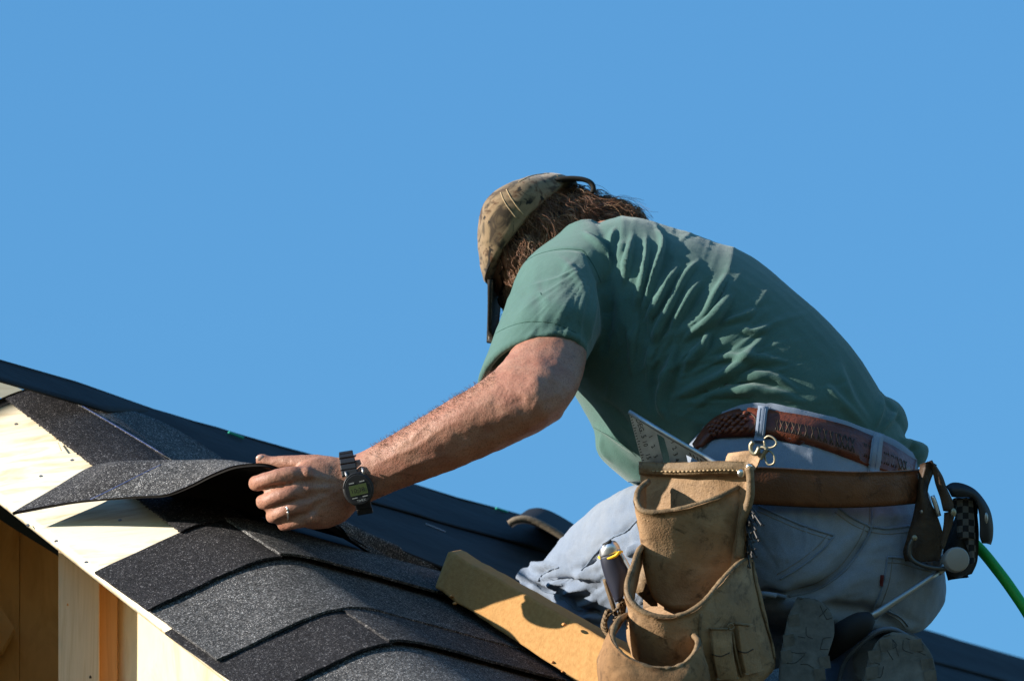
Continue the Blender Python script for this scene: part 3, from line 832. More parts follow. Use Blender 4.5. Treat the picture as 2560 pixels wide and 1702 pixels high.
# creases: finger joints, wrist, elbow skin, tendons
sk = []
for x0, y0, x1, y1 in ((686, 1152, 690, 1166), (694, 1149, 698, 1168), (703, 1146, 706, 1168), (712, 1144, 714, 1165), (722, 1143, 722, 1162)):
    sk.append(([(x0, y0), ((x0 + x1) / 2 + 1, (y0 + y1) / 2), (x1, y1)], 2.2, -0.0012))
for k in range(7):
    sk.append(([(697 + 7 * k, 1175 + 2 * k), (702 + 7 * k, 1190 + 2 * k), (712 + 6 * k, 1203 + k)], 2.4, -0.0011))
sk += [([(640, 1222), (672, 1218), (706, 1213), (745, 1206)], 4.0, -0.0045), ([(664, 1272), (695, 1262), (730, 1252), (760, 1246)], 4.0, -0.0045), ([(688, 1303), (715, 1296), (745, 1288), (772, 1282)], 4.0, -0.004)]
for k in range(4): sk.append(([(765, 1190 + 34 * k), (800, 1190 + 30 * k), (835, 1192 + 26 * k)], 6, 0.0016))
for k in range(9):
    x = 1240 + 11 * k
    sk.append(([(x + 18, 958 + 3 * k), (x + 4, 985 + 2 * k), (x - 4, 1012), (x + 2, 1038)], 3.0, -0.0009))
sk += [([(1290, 975), (1312, 985), (1322, 1004)], 9, 0.0018), ([(1350, 905), (1340, 960), (1345, 1010), (1380, 1050)], 26, 0.004), ([(1240, 985), (1150, 1030), (1050, 1085), (960, 1140)], 30, 0.003), ([(1300, 1050), (1200, 1085), (1080, 1145)], 22, -0.002)]
# tendons and veins
for k, (x0, y0) in enumerate(((762, 1186), (760, 1224), (766, 1262), (778, 1294))): sk.append(([(x0, y0), (800, 1196 + 24 * k), (845, 1200 + 16 * k)], 5, 0.0016))
sk += [([(790, 1240), (815, 1222), (840, 1230), (858, 1210)], 4, 0.0014), ([(930, 1165), (985, 1140), (1040, 1118), (1110, 1070), (1180, 1040)], 5, 0.0012), ([(1000, 1110), (1040, 1090), (1100, 1030)], 5, 0.0010), ([(950, 1200), (1040, 1160), (1130, 1130)], 6, 0.0012), ([(1330, 880), (1360, 920), (1400, 960)], 14, 0.002)]
BV = folds(BV, BF, sk, 0.0)
BV = cloth_noise(BV, BF, 0.0008, 60, 2.0)
person = new_mesh("person", BV, BF, MAT["skin"], None, True, loc2w(L(2000, 1750, -0.05)))
tag(person, "roofer in green t-shirt, faded jeans and camouflage cap kneeling bent over, left arm reaching out", "person")
bodyD = Drape((BV, BF))
# thumbnail and finger edge nail
V, F = ellipsoid(bodyD.at(650, 1144, -0.0012), 0.0060, 0.0042, 0.0026, 12, 6)
new_mesh("thumbnail", V, F, MAT["nail"], person)

# ---- shirt
parts = []
torso = [
    sec((1420, 625), (1590, 560), -0.19, 0.075, 0.02),
    sec((1400, 690), (1665, 574), -0.165, 0.115, 0.03, -0.02),
    sec((1425, 820), (1775, 604), -0.14, 0.140, 0.030, -0.045),
    sec((1432, 965), (1890, 650), -0.115, 0.150, 0.034, -0.045),
    sec((1478, 1062), (2000, 745), -0.09, 0.152, 0.045, -0.02),
    sec((1520, 1150), (2100, 838), -0.07, 0.150, 0.050, -0.02),
    sec((1590, 1205), (2172, 930), -0.05, 0.145, 0.055, -0.02),
    sec((1690, 1215), (2228, 1030), -0.03, 0.135, 0.055, -0.02),
    sec((1742, 1200), (2275, 1120), -0.02, 0.118, 0.050, -0.02),
    sec((1760, 1260), (2290, 1190), -0.02, 0.105, 0.045),
]
parts.append(loft(torso, 40, 6))
# belly cloth hanging forward on his left
parts.append(loft([sec((1455, 960), (1620, 960), -0.08, 0.05), sec((1484, 1070), (1640, 1060), -0.07, 0.055), sec((1497, 1140), (1660, 1130), -0.06, 0.055), sec((1570, 1205), (1680, 1200), -0.05, 0.05)], 24, 5))
# rumpled cloth at the far hip
parts.append(loft([sec((2170, 960), (2205, 985), -0.06, 0.05), sec((2165, 1010), (2252, 1012), -0.06, 0.055), sec((2190, 1085), (2272, 1062), -0.06, 0.05), sec((2215, 1120), (2262, 1092), -0.055, 0.045), sec((2225, 1130), (2318, 1112), -0.05, 0.05), sec((2240, 1170), (2318, 1146), -0.05, 0.045), sec((2262, 1180), (2302, 1164), -0.05, 0.03)], 22, 4))
# sleeve: outer tube, then turned back inside so that the opening is hollow
def hem(sc, dy, dz, zz=0.09):
    a0, a1 = L(1201, 938, zz), L(1462, 915, zz)
    c = (a0 + a1) / 2 + A([0.0, dy, dz])
    return np.concatenate([c, (a1 - a0) / 2 * sc, A([0.020, 0.051, 0.050]) * sc, [0.95]])
sl = [
    sec((1395, 600), (1500, 575), -0.13, 0.05, 0.02),
    sec((1345, 622), (1520, 640), -0.10, 0.070, 0.025, 0.026),
    sec((1303, 668), (1520, 730), -0.06, 0.082, 0.030, 0.026),
    sec((1270, 755), (1508, 810), -0.01, 0.083, 0.040, 0.026),
    sec((1236, 838), (1486, 862), 0.045, 0.076, 0.046, 0.026),
    hem(1.0, 0.006, -0.006), hem(0.995, 0, 0), hem(0.93, -0.002, 0.002), hem(0.82, 0.004, -0.004), hem(0.78, 0.030, -0.032), hem(0.4, 0.036, -0.040),
]
SLV = loft(sl, 36, 5)
parts.append(SLV)
SV, SF = remesh(*join(parts), 0.0031, 5)
# cloth folds, read off the photograph
z6 = lambda pts: [(1400 + u / 2.24, 500 + v / 2.24) for u, v in pts]
fs = [
    (z6([(130, 180), (210, 250), (265, 340), (272, 440)]), 9, 0.0085),
    (z6([(310, 150), (285, 240), (290, 310)]), 9, 0.006),
    (z6([(410, 190), (380, 330), (352, 490)]), 8, 0.0085),
    (z6([(360, 230), (335, 300), (350, 350)]), 12, 0.004),
    (z6([(485, 200), (470, 400), (425, 610)]), 9, 0.0105),
    (z6([(540, 150), (572, 260), (510, 460), (472, 640)]), 9, 0.0115),
    (z6([(660, 370), (590, 500), (520, 620), (500, 690)]), 10, 0.0105),
    (z6([(775, 345), (690, 440), (600, 620), (535, 800), (545, 850)]), 11, 0.012),
    (z6([(790, 450), (720, 550), (650, 680), (610, 780)]), 9, 0.009),
    (z6([(920, 435), (860, 540), (795, 660)]), 10, 0.009),
    (z6([(965, 535), (900, 620), (830, 690), (740, 750), (680, 800)]), 11, 0.010),
    (z6([(1100, 615), (1010, 660), (900, 690)]), 9, 0.0065),
    (z6([(820, 720), (810, 810), (740, 890), (690, 980)]), 10, 0.009),
    (z6([(1170, 715), (1090, 740), (1010, 730)]), 10, 0.007),
    (z6([(1155, 740), (1090, 830), (1000, 930), (880, 1010), (740, 1060), (640, 1110)]), 16, 0.010),
    (z6([(650, 800), (620, 930), (570, 1060), (560, 1150), (600, 1230)]), 14, 0.013),
    (z6([(1300, 915), (1180, 900), (1060, 890), (900, 885), (780, 910)]), 11, 0.006),
    (z6([(1330, 1070), (1200, 1000), (1080, 985), (980, 1000)]), 13, 0.0065),
    (z6([(1350, 1130), (1240, 1090), (1080, 1070), (960, 1070), (860, 1085), (760, 1140)]), 15, 0.010),
    (z6([(1480, 1030), (1560, 1120), (1640, 1200), (1720, 1270)]), 14, 0.006),
    (z6([(1560, 900), (1590, 1020), (1640, 1130), (1730, 1240)]), 16, 0.006),
    (z6([(1800, 1080), (1790, 1180), (1760, 1280)]), 11, 0.007),
    (z6([(1890, 1150), (1850, 1230), (1800, 1290)]), 9, 0.006),
    (z6([(2030, 1370), (1970, 1370), (1900, 1330)]), 9, 0.006),
    # hollows between the folds and the crease behind the sleeve
    (z6([(150, 290), (230, 420), (262, 560), (270, 700), (240, 860)]), 15, -0.016),
    (z6([(430, 560), (480, 720), (560, 880)]), 16, -0.007),
    (z6([(620, 300), (560, 470)]), 12, -0.006), (z6([(710, 380), (640, 520), (560, 680)]), 12, -0.007), (z6([(850, 420), (760, 570), (690, 700)]), 14, -0.006),
    (z6([(960, 620), (880, 730), (830, 830)]), 14, -0.006), (z6([(1000, 800), (900, 880), (800, 960)]), 16, -0.005),
    (z6([(1250, 1000), (1120, 950), (1000, 960)]), 12, -0.005), (z6([(1100, 1030), (960, 1035), (830, 1060), (720, 1100)]), 10, -0.006),
    (z6([(560, 900), (520, 1060), (540, 1200)]), 18, -0.008),
    (z6([(230, 1110), (330, 1200), (400, 1290)]), 10, -0.006), (z6([(190, 1260), (290, 1320), (420, 1420)]), 6, 0.004), (z6([(230, 1310), (240, 1400), (290, 1470)]), 7, 0.004),
    (z6([(420, 690), (400, 850), (410, 1000)]), 9, 0.004), (z6([(520, 800), (500, 950), (495, 1100)]), 9, 0.005),
    # sleeve
    ([(1395, 640), (1440, 690), (1475, 760)], 14, 0.004), ([(1340, 680), (1330, 750), (1290, 820)], 20, 0.003), ([(1430, 720), (1430, 790), (1400, 830)], 14, -0.003),
    ([(1300, 720), (1350, 760), (1400, 800)], 16, -0.002), ([(1490, 720), (1480, 800), (1462, 870)], 9, 0.004),
    # armhole and hem seams
    ([(1309, 655), (1345, 635), (1395, 623), (1456, 628), (1485, 671), (1508, 719), (1516, 790)], 4, -0.0028),
    ([(1232, 835), (1290, 812), (1340, 808), (1390, 812), (1440, 830)], 3, -0.0012),
    # spine line
]
rf = np.random.default_rng(21)
small = []
for k in range(150):
    x, y = rf.uniform(1500, 2200), rf.uniform(600, 1060)
    if (y - 590) < 0.85 * (x - 1680) - 20 or y > 1180 - 0.1 * (x - 1500): continue
    w_ = np.clip((x - 1550) / 450 + (y - 700) / 900, 0, 1); a_ = math.radians(110 + 45 * w_ + rf.normal(0, 14)); ln = rf.uniform(30, 95)
    d_ = A([math.cos(a_), math.sin(a_)]) * ln; bend = A([-d_[1], d_[0]]) * rf.normal(0, 0.12)
    c_ = A([x, y]); small.append(([tuple(c_ - d_), tuple(c_ + bend), tuple(c_ + d_)], rf.uniform(4, 9), rf.uniform(-0.0012, 0.0018)))
for k in range(26):
    x, y = rf.uniform(1250, 1470), rf.uniform(660, 850); a_ = math.radians(rf.uniform(60, 130)); ln = rf.uniform(20, 60); d_ = A([math.cos(a_), math.sin(a_)]) * ln
    small.append(([(x - d_[0], y - d_[1]), (x + rf.normal(0, 5), y), (x + d_[0], y + d_[1])], rf.uniform(5, 11), rf.uniform(-0.0018, 0.002)))
SV = folds(SV, SF, small[::2], -0.1)
SV = folds(SV, SF, [(a, b * (0.80 if c > 0 else 1.0), c * (1.12 if c > 0 else 0.8), 0.28 if c > 0.0055 else 0.0) for a, b, c in fs], -0.15)
SV = radial_folds(SV, SF, (1572, 1015), 110, 470, ((6.5, 0.0055), (14.0, 0.0020)), (-1.85, 0.35), 3.0)
SV = radial_folds(SV, SF, (1500, 640), 60, 300, ((5.0, 0.0030), (11.0, 0.0016)), (1.2, 2.9), 8.0)
SV = cloth_noise(SV, SF, 0.0008, 12, 5.0)
SV = cloth_noise(SV, SF, 0.0004, 40, 9.0)
shirt = new_mesh("shirt", SV, SF, MAT["shirt"], person); shirt["label"] = "creased faded green t-shirt"
shirtD = Drape((SV, SF))
new_mesh("hem_stitching", *drape_tube(shirtD, [(1232, 838), (1260, 822), (1300, 808), (1340, 804), (1390, 810), (1440, 832)], 1.4, -0.0004), MAT["shirt_seam"], shirt)
new_mesh("armhole_seam", *drape_tube(shirtD, [(1312, 654), (1345, 636), (1395, 624), (1440, 624), (1460, 630), (1486, 668), (1502, 705)], 1.6, -0.0004), MAT["shirt_seam"], shirt)
new_mesh("side_seam", *drape_tube(shirtD, [(1484, 1068), (1520, 1088), (1560, 1112), (1590, 1140)], 1.4, -0.0004), MAT["shirt_seam"], shirt)

# ---- jeans
parts = []
pel = [
    sec((1742, 1118), (2286, 1150), -0.025, 0.130, 0.062, -0.045),
    sec((1715, 1165), (2303, 1195), -0.015, 0.145, 0.058, -0.045),
    sec((1690, 1230), (2325, 1255), 0.0, 0.160, 0.048, -0.045),
    sec((1680, 1320), (2347, 1350), 0.012, 0.172, 0.030, -0.045),
    sec((1690, 1410), (2360, 1450), 0.015, 0.175, 0.010, -0.045),
    sec((1720, 1490), (2352, 1515), 0.008, 0.160, -0.005, -0.045),
    sec((1780, 1550), (2318, 1562), -0.01, 0.125, -0.01),
    sec((1860, 1590), (2250, 1588), -0.03, 0.07, -0.01),
]
parts.append(loft(pel, 40, 5))
thigh = [
    sec((1740, 1190), (1800, 1520), 0.02, 0.12),
    sec((1640, 1200), (1720, 1575), -0.03, 0.11),
    sec((1540, 1228), (1640, 1590), -0.10, 0.10),
    sec((1452, 1296), (1560, 1588), -0.17, 0.09),
    sec((1388, 1366), (1470, 1556), -0.22, 0.080),
    sec((1338, 1425), (1385, 1520), -0.255, 0.060),
    sec((1292, 1438), (1305, 1474), -0.27, 0.028),
]
parts.append(loft(thigh, 32, 6))
# left shin folded back under the thigh to the boot
parts.append(chain([(1420, 1510, -0.22), (1560, 1570, -0.16), (1750, 1610, -0.10), (1900, 1600, -0.06), (1985, 1585, -0.04)], [75, 95, 95, 80, 68]))
# right thigh goes away from the camera, its shin comes back
parts.append(chain([(2180, 1470, -0.02), (2120, 1560, -0.20), (2060, 1640, -0.36)], [150, 130, 100]))
parts.append(chain([(2060, 1640, -0.36), (2150, 1680, -0.20), (2195, 1670, -0.08), (2215, 1655, -0.02)], [100, 105, 95, 88]))
JV, JF = remesh(*join(parts), 0.0038, 5)
z8 = lambda pts: [(1860 + u / 2.234, 1000 + v / 2.234) for u, v in pts]
z9 = lambda pts: [(1250 + u / 2.84, 1150 + v / 2.84) for u, v in pts]
js = [
    (z8([(712, 690), (690, 760), (640, 850), (540, 970), (400, 1060), (230, 1095)]), 20, -0.016),
    (z8([(230, 1090), (120, 1075), (60, 1090)]), 10, -0.012),
    (z8([(180, 1110), (400, 1085), (520, 1050)]), 22, -0.012),
    (z8([(400, 1150), (600, 1180), (700, 1190), (900, 1290)]), 20, -0.012),
    (z8([(720, 640), (820, 650), (920, 640)]), 14, 0.003),
    (z8([(60, 640), (200, 700), (340, 760)]), 30, 0.004),
    (z8([(850, 1180), (940, 1240), (1010, 1235)]), 14, -0.004),
    # thigh and bunched knee
    (z9([(430, 620), (540, 700), (620, 790)]), 14, 0.0045),
    (z9([(720, 640), (650, 730), (580, 790)]), 5, -0.0075),
    (z9([(110, 850), (200, 790), (330, 760), (430, 760)]), 8, 0.0135),
    (z9([(270, 860), (400, 845), (500, 850), (640, 880)]), 5, -0.0195),
    (z9([(520, 800), (620, 815), (730, 830)]), 11, 0.0150),
    (z9([(270, 850), (300, 815), (350, 780), (420, 765)]), 3, -0.0060),
    (z9([(130, 850), (200, 870), (250, 860)]), 7, -0.0105),
    (z9([(330, 900), (400, 870), (480, 865)]), 8, 0.0105),
    (z9([(240, 870), (320, 930), (420, 960)]), 6, -0.0150),
    (z9([(450, 950), (540, 910), (640, 900)]), 11, 0.0165),
    (z9([(420, 965), (500, 1010), (560, 1060), (660, 1065), (740, 1110)]), 6, -0.0150),
    (z9([(560, 1010), (640, 1000), (690, 980)]), 8, 0.0105),
    (z9([(360, 1030), (450, 1060), (540, 1120)]), 9, 0.0105),
    (z9([(570, 1140), (660, 1120), (740, 1140)]), 9, 0.0105),
    (z9([(940, 600), (970, 640), (960, 690)]), 10, 0.0180),
    (z9([(780, 560), (880, 510), (1000, 400)]), 7, -0.0045),
]
rj = np.random.default_rng(8)
for k in range(40):      # whiskers radiating from under the seat and across the thigh
    x, y = rj.uniform(1880, 2330), rj.uniform(1290, 1520); a_ = math.atan2(1480 - y, 2050 - x) + rj.normal(0, 0.25); ln = rj.uniform(20, 60)
    d_ = A([math.cos(a_), math.sin(a_)]) * ln; js.append(([(x - d_[0], y - d_[1]), (x + rj.normal(0, 4), y + rj.normal(0, 4)), (x + d_[0], y + d_[1])], rj.uniform(4, 8), rj.uniform(-0.0014, 0.0018)))
for k in range(26):
    x, y = rj.uniform(1370, 1600), rj.uniform(1260, 1430); a_ = math.radians(rj.uniform(-60, 10)); ln = rj.uniform(20, 60); d_ = A([math.cos(a_), math.sin(a_)]) * ln
    js.append(([(x - d_[0], y - d_[1]), (x + rj.normal(0, 4), y + rj.normal(0, 4)), (x + d_[0], y + d_[1])], rj.uniform(4, 9), rj.uniform(-0.0016, 0.002)))
for k in range(22):
    x, y = rj.uniform(1310, 1530), rj.uniform(1435, 1570); a_ = math.radians(rj.uniform(-10, 60)); ln = rj.uniform(15, 45); d_ = A([math.cos(a_), math.sin(a_)]) * ln
    js.append(([(x - d_[0], y - d_[1]), (x + rj.normal(0, 6), y + rj.normal(0, 6)), (x + d_[0], y + d_[1])], rj.uniform(4, 8), rj.uniform(-0.005, 0.005)))
JV = folds(JV, JF, js, -0.2)
JV = radial_folds(JV, JF, (1990, 1480), 60, 330, ((4.0, 0.0030), (9.0, 0.0018)), (-2.9, -0.2), 5.0)
JV = radial_folds(JV, JF, (1700, 1330), 60, 330, ((7.0, 0.0035), (15.0, 0.0018)), (1.7, 3.13), 6.0)
JV = cloth_noise(JV, JF, 0.0028, 12, 3.0); JV = cloth_noise(JV, JF, 0.0010, 50, 1.0)
jeans = new_mesh("jeans", JV, JF, MAT["denim"], person); jeans["label"] = "faded blue denim jeans, grubby at the seat"
jD = Drape([(JV, JF)])
# waistband, loops, seams, pockets
wb_top = [(1742, 1108), (1775, 1058), (1829, 1020), (1895, 1009), (1980, 1019), (2060, 1037), (2114, 1053), (2204, 1088), (2248, 1112), (2288, 1146)]
wb_bot = [(1748, 1136), (1782, 1096), (1833, 1090), (1895, 1088), (1980, 1102), (2060, 1122), (2114, 1138), (2204, 1166), (2246, 1180), (2284, 1190)]
bothD = Drape([(JV, JF), (SV, SF)])
wV, wF = strip(bothD, wb_top, wb_bot, 0.0015, 0.003, 8, 6)
wb = new_mesh("waistband", wV, wF, MAT["denim"], jeans); 
wD = Drape([(wV, wF), (JV, JF), (SV, SF)])
bt_top = [(1737, 1112), (1770, 1066), (1805, 1040), (1850, 1027), (1895, 1026), (1960, 1035), (2040, 1049), (2114, 1068), (2172, 1092), (2235, 1122), (2284, 1152)]
bt_bot = [(1741, 1126), (1778, 1096), (1810, 1087), (1852, 1085), (1895, 1086), (1960, 1096), (2040, 1118), (2114, 1144), (2172, 1166), (2235, 1184), (2278, 1188)]
bV, bF = strip(wD, bt_top, bt_bot, 0.001, 0.0035, 8, 6)
belt = new_mesh("belt", bV, bF, MAT["belt"], person); belt["label"] = "tooled red-brown leather belt"
beltD = Drape([(bV, bF), (wV, wF), (JV, JF), (SV, SF)])
def lerp_line(top, bot, s, f):
    a, b = catmull(top, 20), catmull(bot, 20); i = int(s * (len(a) - 1)); return a[i] + (b[i] - a[i]) * f
# woven tooling at the left, stamped crosses along the back
for i in range(11):
    s = 0.10 + 0.022 * i
    for k in range(3):
        q = lerp_line(bt_top, bt_bot, s, 0.22 + 0.28 * k + 0.12 * (i % 2)); r = lerp_line(bt_top, bt_bot, s + 0.028, 0.10 + 0.28 * k + 0.12 * (i % 2))
        new_mesh("woven_lace", *tube([beltD.at(*q, 0.0003), beltD.at(*((q + r) / 2), 0.0016), beltD.at(*r, 0.0003)], [0.0022, 0.0034, 0.0022], 6, 3), MAT["belt"], belt)
new_mesh("belt_seam", *drape_tube(beltD, [tuple(lerp_line(bt_top, bt_bot, 0.35, 0.08)), tuple(lerp_line(bt_top, bt_bot, 0.388, 0.3)), tuple(lerp_line(bt_top, bt_bot, 0.388, 0.6)), tuple(lerp_line(bt_top, bt_bot, 0.35, 0.92))], 1.8, 0.0004), MAT["holster"], belt)
for i in range(26):
    s = 0.47 + 0.0195 * i
    if 0.73 < s < 0.77: continue
    for d in (-1, 1):
        q = lerp_line(bt_top, bt_bot, s, 0.5 - 0.22 * d); r = lerp_line(bt_top, bt_bot, min(0.995, s + 0.012), 0.5 + 0.22 * d)
        new_mesh("stamped_stroke", *tube([beltD.at(*q, 0.0), beltD.at(*r, 0.0)], 0.0011, 5, 1), MAT["holster"], belt)
def loop(a, b, w):
    a, b = A(a), A(b); d = b - a; nrm = A([-d[1], d[0]]) / np.linalg.norm(d) * w / 2
    V, F = strip(beltD, [a + nrm, b + nrm], [a - nrm, b - nrm], 0.003, 0.003, 8, 3)
    o = new_mesh("belt_loop", V, F, MAT["denim"], jeans)
    for sgn in (-0.28, 0.28):
        new_mesh("loop_stitch", *drape_tube(Drape([(V, F)]), [tuple(a + nrm * 2 * sgn + d * 0.05), tuple(b + nrm * 2 * sgn - d * 0.05)], 1.0, 0.0002), MAT["denim_seam"], jeans)
loop((1908, 1016), (1898, 1108), 24)
loop((2192, 1088), (2180, 1184), 22)
def seam(pts, r=2.0, gap=13, name="seam", stitch=True):
    new_mesh(name, *drape_tube(jD, pts, r * 1.25, 0.0008), MAT["denim_seam"], jeans)
    if stitch:
        q = catmull(pts, 4) if len(pts) > 2 else A(pts); t = np.gradient(q, axis=0); nn = np.stack([-t[:, 1], t[:, 0]], 1); nn /= np.linalg.norm(nn, axis=1)[:, None]
        new_mesh("stitch_line", *drape_tube(jD, [tuple(x) for x in q + nn * gap], 1.0, 0.0003, 2), MAT["jean_thread"], jeans)
seam(z8([(712, 590), (716, 640), (710, 700)]), 2.0, 6)
seam(z8([(712, 700), (690, 760), (640, 850), (540, 970), (400, 1060), (250, 1095)]), 2.6, 16)
seam(z8([(525, 600), (610, 660), (705, 706)]), 2.4, 14)
seam(z8([(715, 706), (800, 716), (930, 702)]), 2.4, 14)
seam(z8([(80, 590), (200, 645), (330, 700), (500, 755)]), 2.2, 12)
seam(z8([(500, 760), (440, 830), (330, 920), (200, 1000)]), 1.6, 14)
seam(z8([(800, 875), (880, 880), (960, 905), (1080, 935)]), 2.2, 14)
seam(z8([(798, 875), (785, 980), (765, 1060), (715, 1180)]), 2.0, -14)
seam(z8([(800, 1170), (870, 1210), (915, 1260)]), 1.6, 8)
seam(z9([(1010, 390), (900, 500), (800, 550), (690, 650), (580, 785)]), 1.6, 0, "seam", False)
seam(z9([(270, 855), (300, 815), (350, 780), (420, 760)]), 1.3, 0, "seam", False)
seam(z9([(240, 870), (300, 925), (380, 950), (450, 985), (540, 1065), (640, 1065), (740, 1108)]), 1.3, 0, "seam", False)
V, F = strip(jD, z8([(772, 975), (768, 1036)]), z8([(762, 975), (757, 1034)]), 0.001, 0.003, 4, 3)
mt = M("red_tab", (0.09, 0.012, 0.012), 0.8); new_mesh("red_tab", V, F, mt.m, jeans)
# ---- boots: sole outline towards the camera, upper behind it, cuff round the ankle
def boot(outline, zs, lean, label):
    o = catmull(outline + [outline[0]], 5)[:-1]; n = len(o); cx, cy = o.mean(0)
    V, F = [], []
    lay = [(0.0, 0.0, 0.90), (0.0, 0.0, 0.985), (-0.006, 0.0, 1.0), (-0.022, 0.0, 1.0), (-0.028, 0.0, 0.95), (-0.06, 0.004, 0.93), (-0.10, 0.012, 0.86), (-0.14, 0.02, 0.72), (-0.16, 0.03, 0.4)]
    for (dz, dy, sc) in lay:
        for x, y in o:
            p = L(cx + (x - cx) * sc, cy + (y - cy) * sc, zs + dz + lean * (y - cy) / SPX)
            bul = 0.010 * (1 - (((x - cx) / 70) ** 2 + ((y - cy) / 150) ** 2)) if dz == 0 else 0
            V.append(p + A([0, dy, bul * 0.3]))
    for i in range(len(lay) - 1):
        for j in range(n):
            k = (j + 1) % n; F.append((i * n + j, i * n + k, (i + 1) * n + k, (i + 1) * n + j))
    V.append(L(cx, cy, zs + 0.004)); c0 = len(V) - 1
    for j in range(n): F.append((c0, (j + 1) % n, j))
    V.append(L(cx, cy, zs - 0.165)); c1 = len(V) - 1
    k0 = (len(lay) - 1) * n
    for j in range(n): F.append((c1, k0 + j, k0 + (j + 1) % n))
    b = new_mesh("boot", V, F, MAT["sole"], person); b["label"] = label
    b.data.materials.append(MAT["boot"])
    for i, p in enumerate(b.data.polygons):
        if p.index >= 4 * n and p.index < (len(lay) - 1) * n: p.material_index = 1
    return b, Drape((A(V), F))
b1, d1 = boot([(1994, 1491), (1972, 1535), (1958, 1600), (1948, 1660), (1950, 1760), (1985, 1800), (2035, 1770), (2052, 1700), (2072, 1630), (2086, 1580), (2078, 1532), (2046, 1500)], 0.225, 0.35, "worn left boot, sole facing back")
b2, d2 = boot([(2232, 1578), (2196, 1598), (2170, 1650), (2158, 1720), (2180, 1800), (2240, 1840), (2310, 1800), (2338, 1710), (2334, 1650), (2312, 1610), (2275, 1586)], 0.21, 0.30, "worn right boot, sole facing back")
z10 = lambda pts: [(1850 + u / 4.289, 1450 + v / 4.289) for u, v in pts]
MAT["groove"] = M("sole_groove_dark", (0.045, 0.042, 0.037), 0.95).m  # darker tone for the tubes drawn along the tread grooves
def groove(d, pts, b, r=1.1):
    new_mesh("tread_groove", *drape_tube(d, z10(pts), r, 0.0, 4), MAT["groove"], b)
for pts in ([(860, 270), (890, 340), (930, 420)], [(850, 390), (900, 340), (935, 300)], [(905, 260), (960, 320)], [(860, 740), (880, 660), (900, 620), (975, 610)], [(860, 735), (950, 740)], [(520, 760), (620, 780), (710, 775)], [(520, 765), (515, 890)], [(700, 790), (600, 880), (500, 890)], [(710, 500), (715, 590), (780, 625)], [(650, 900), (720, 900), (790, 940)], [(620, 600), (700, 615)], [(930, 420), (990, 400)], [(640, 200), (760, 190), (830, 220)]):
    groove(d1, pts, b1)
for pts in ([(1530, 660), (1590, 740), (1680, 700), (1640, 640)], [(1660, 680), (1700, 810)], [(1560, 720), (1640, 850)], [(1370, 990), (1500, 1040), (1540, 920)], [(1750, 640), (1750, 740), (1850, 780)], [(1780, 620), (1890, 660)], [(1410, 870), (1500, 900)], [(1520, 610), (1610, 580)], [(1900, 760), (1990, 800)]):
    groove(d2, pts, b2)
for k, (x, y) in enumerate(((1972, 1600), (1966, 1640), (2062, 1655), (2050, 1685), (1985, 1550))):
    p = d1.at(x, y, 0.0); new_mesh("tread_lug", *box(p, (0.007, 0.001, 0), (-0.001, 0.008, 0), (0, 0, 0.0035)), MAT["sole"], b1, smooth=False)
for k, (x, y) in enumerate(((2186, 1640), (2180, 1680), (2318, 1660), (2326, 1690), (2215, 1610), (2290, 1612))):
    p = d2.at(x, y, 0.0); new_mesh("tread_lug", *box(p, (0.008, 0.001, 0), (-0.001, 0.008, 0), (0, 0, 0.0035)), MAT["sole"], b2, smooth=False)
# jean cuffs
def cuff(pts, w, zoff, name="cuff"):
    q = catmull(pts, 6); rows = []
    for i, (x, y, z) in enumerate(q):
        p = L(x, y, z); rows.append([p, p + A([0, 0.002, -0.03]), p + A([0.004, 0.0, -0.08])])
    new_mesh(name, *sheet(A(rows), 0.004), MAT["denim_dark"], jeans)
    new_mesh("cuff_hem", *tube([L(x, y, z + 0.001) for x, y, z in q], 0.0028, 6, 1), MAT["denim_dark"], jeans)
cuff([(2090, 1740, 0.14), (2108, 1660, 0.155), (2150, 1610, 0.175), (2195, 1577, 0.185), (2235, 1572, 0.185), (2275, 1592, 0.17)], 0, 0)
cuff([(1880, 1700, 0.15), (1890, 1560, 0.18), (1900, 1500, 0.19), (1930, 1486, 0.19), (1965, 1492, 0.185)], 0, 0)
new_mesh("cuff_fold", *tube([L(1888, 1492, 0.20), L(1905, 1484, 0.205), L(1940, 1488, 0.20)], 0.0035, 6, 4), MAT["denim"], jeans)
# ---- cap
def capsec(Lp, Rp, z, hd, bx, by): return sec(Lp, Rp, z, hd, by, bx)
CZ = -0.262
capS = [capsec((1226, 712), (1432, 452), CZ, 0.088, -0.030, -0.004), capsec((1218, 690), (1424, 446), CZ, 0.090, -0.030, -0.004), capsec((1207, 650), (1400, 436), CZ, 0.090, -0.026, 0.0), capsec((1201, 600), (1362, 434), CZ, 0.084, -0.020, 0.004),
        capsec((1204, 556), (1318, 446), CZ, 0.070, -0.014, 0.006), capsec((1216, 524), (1276, 468), CZ, 0.046, -0.008, 0.005), capsec((1234, 500), (1246, 488), CZ, 0.012, 0, 0)]
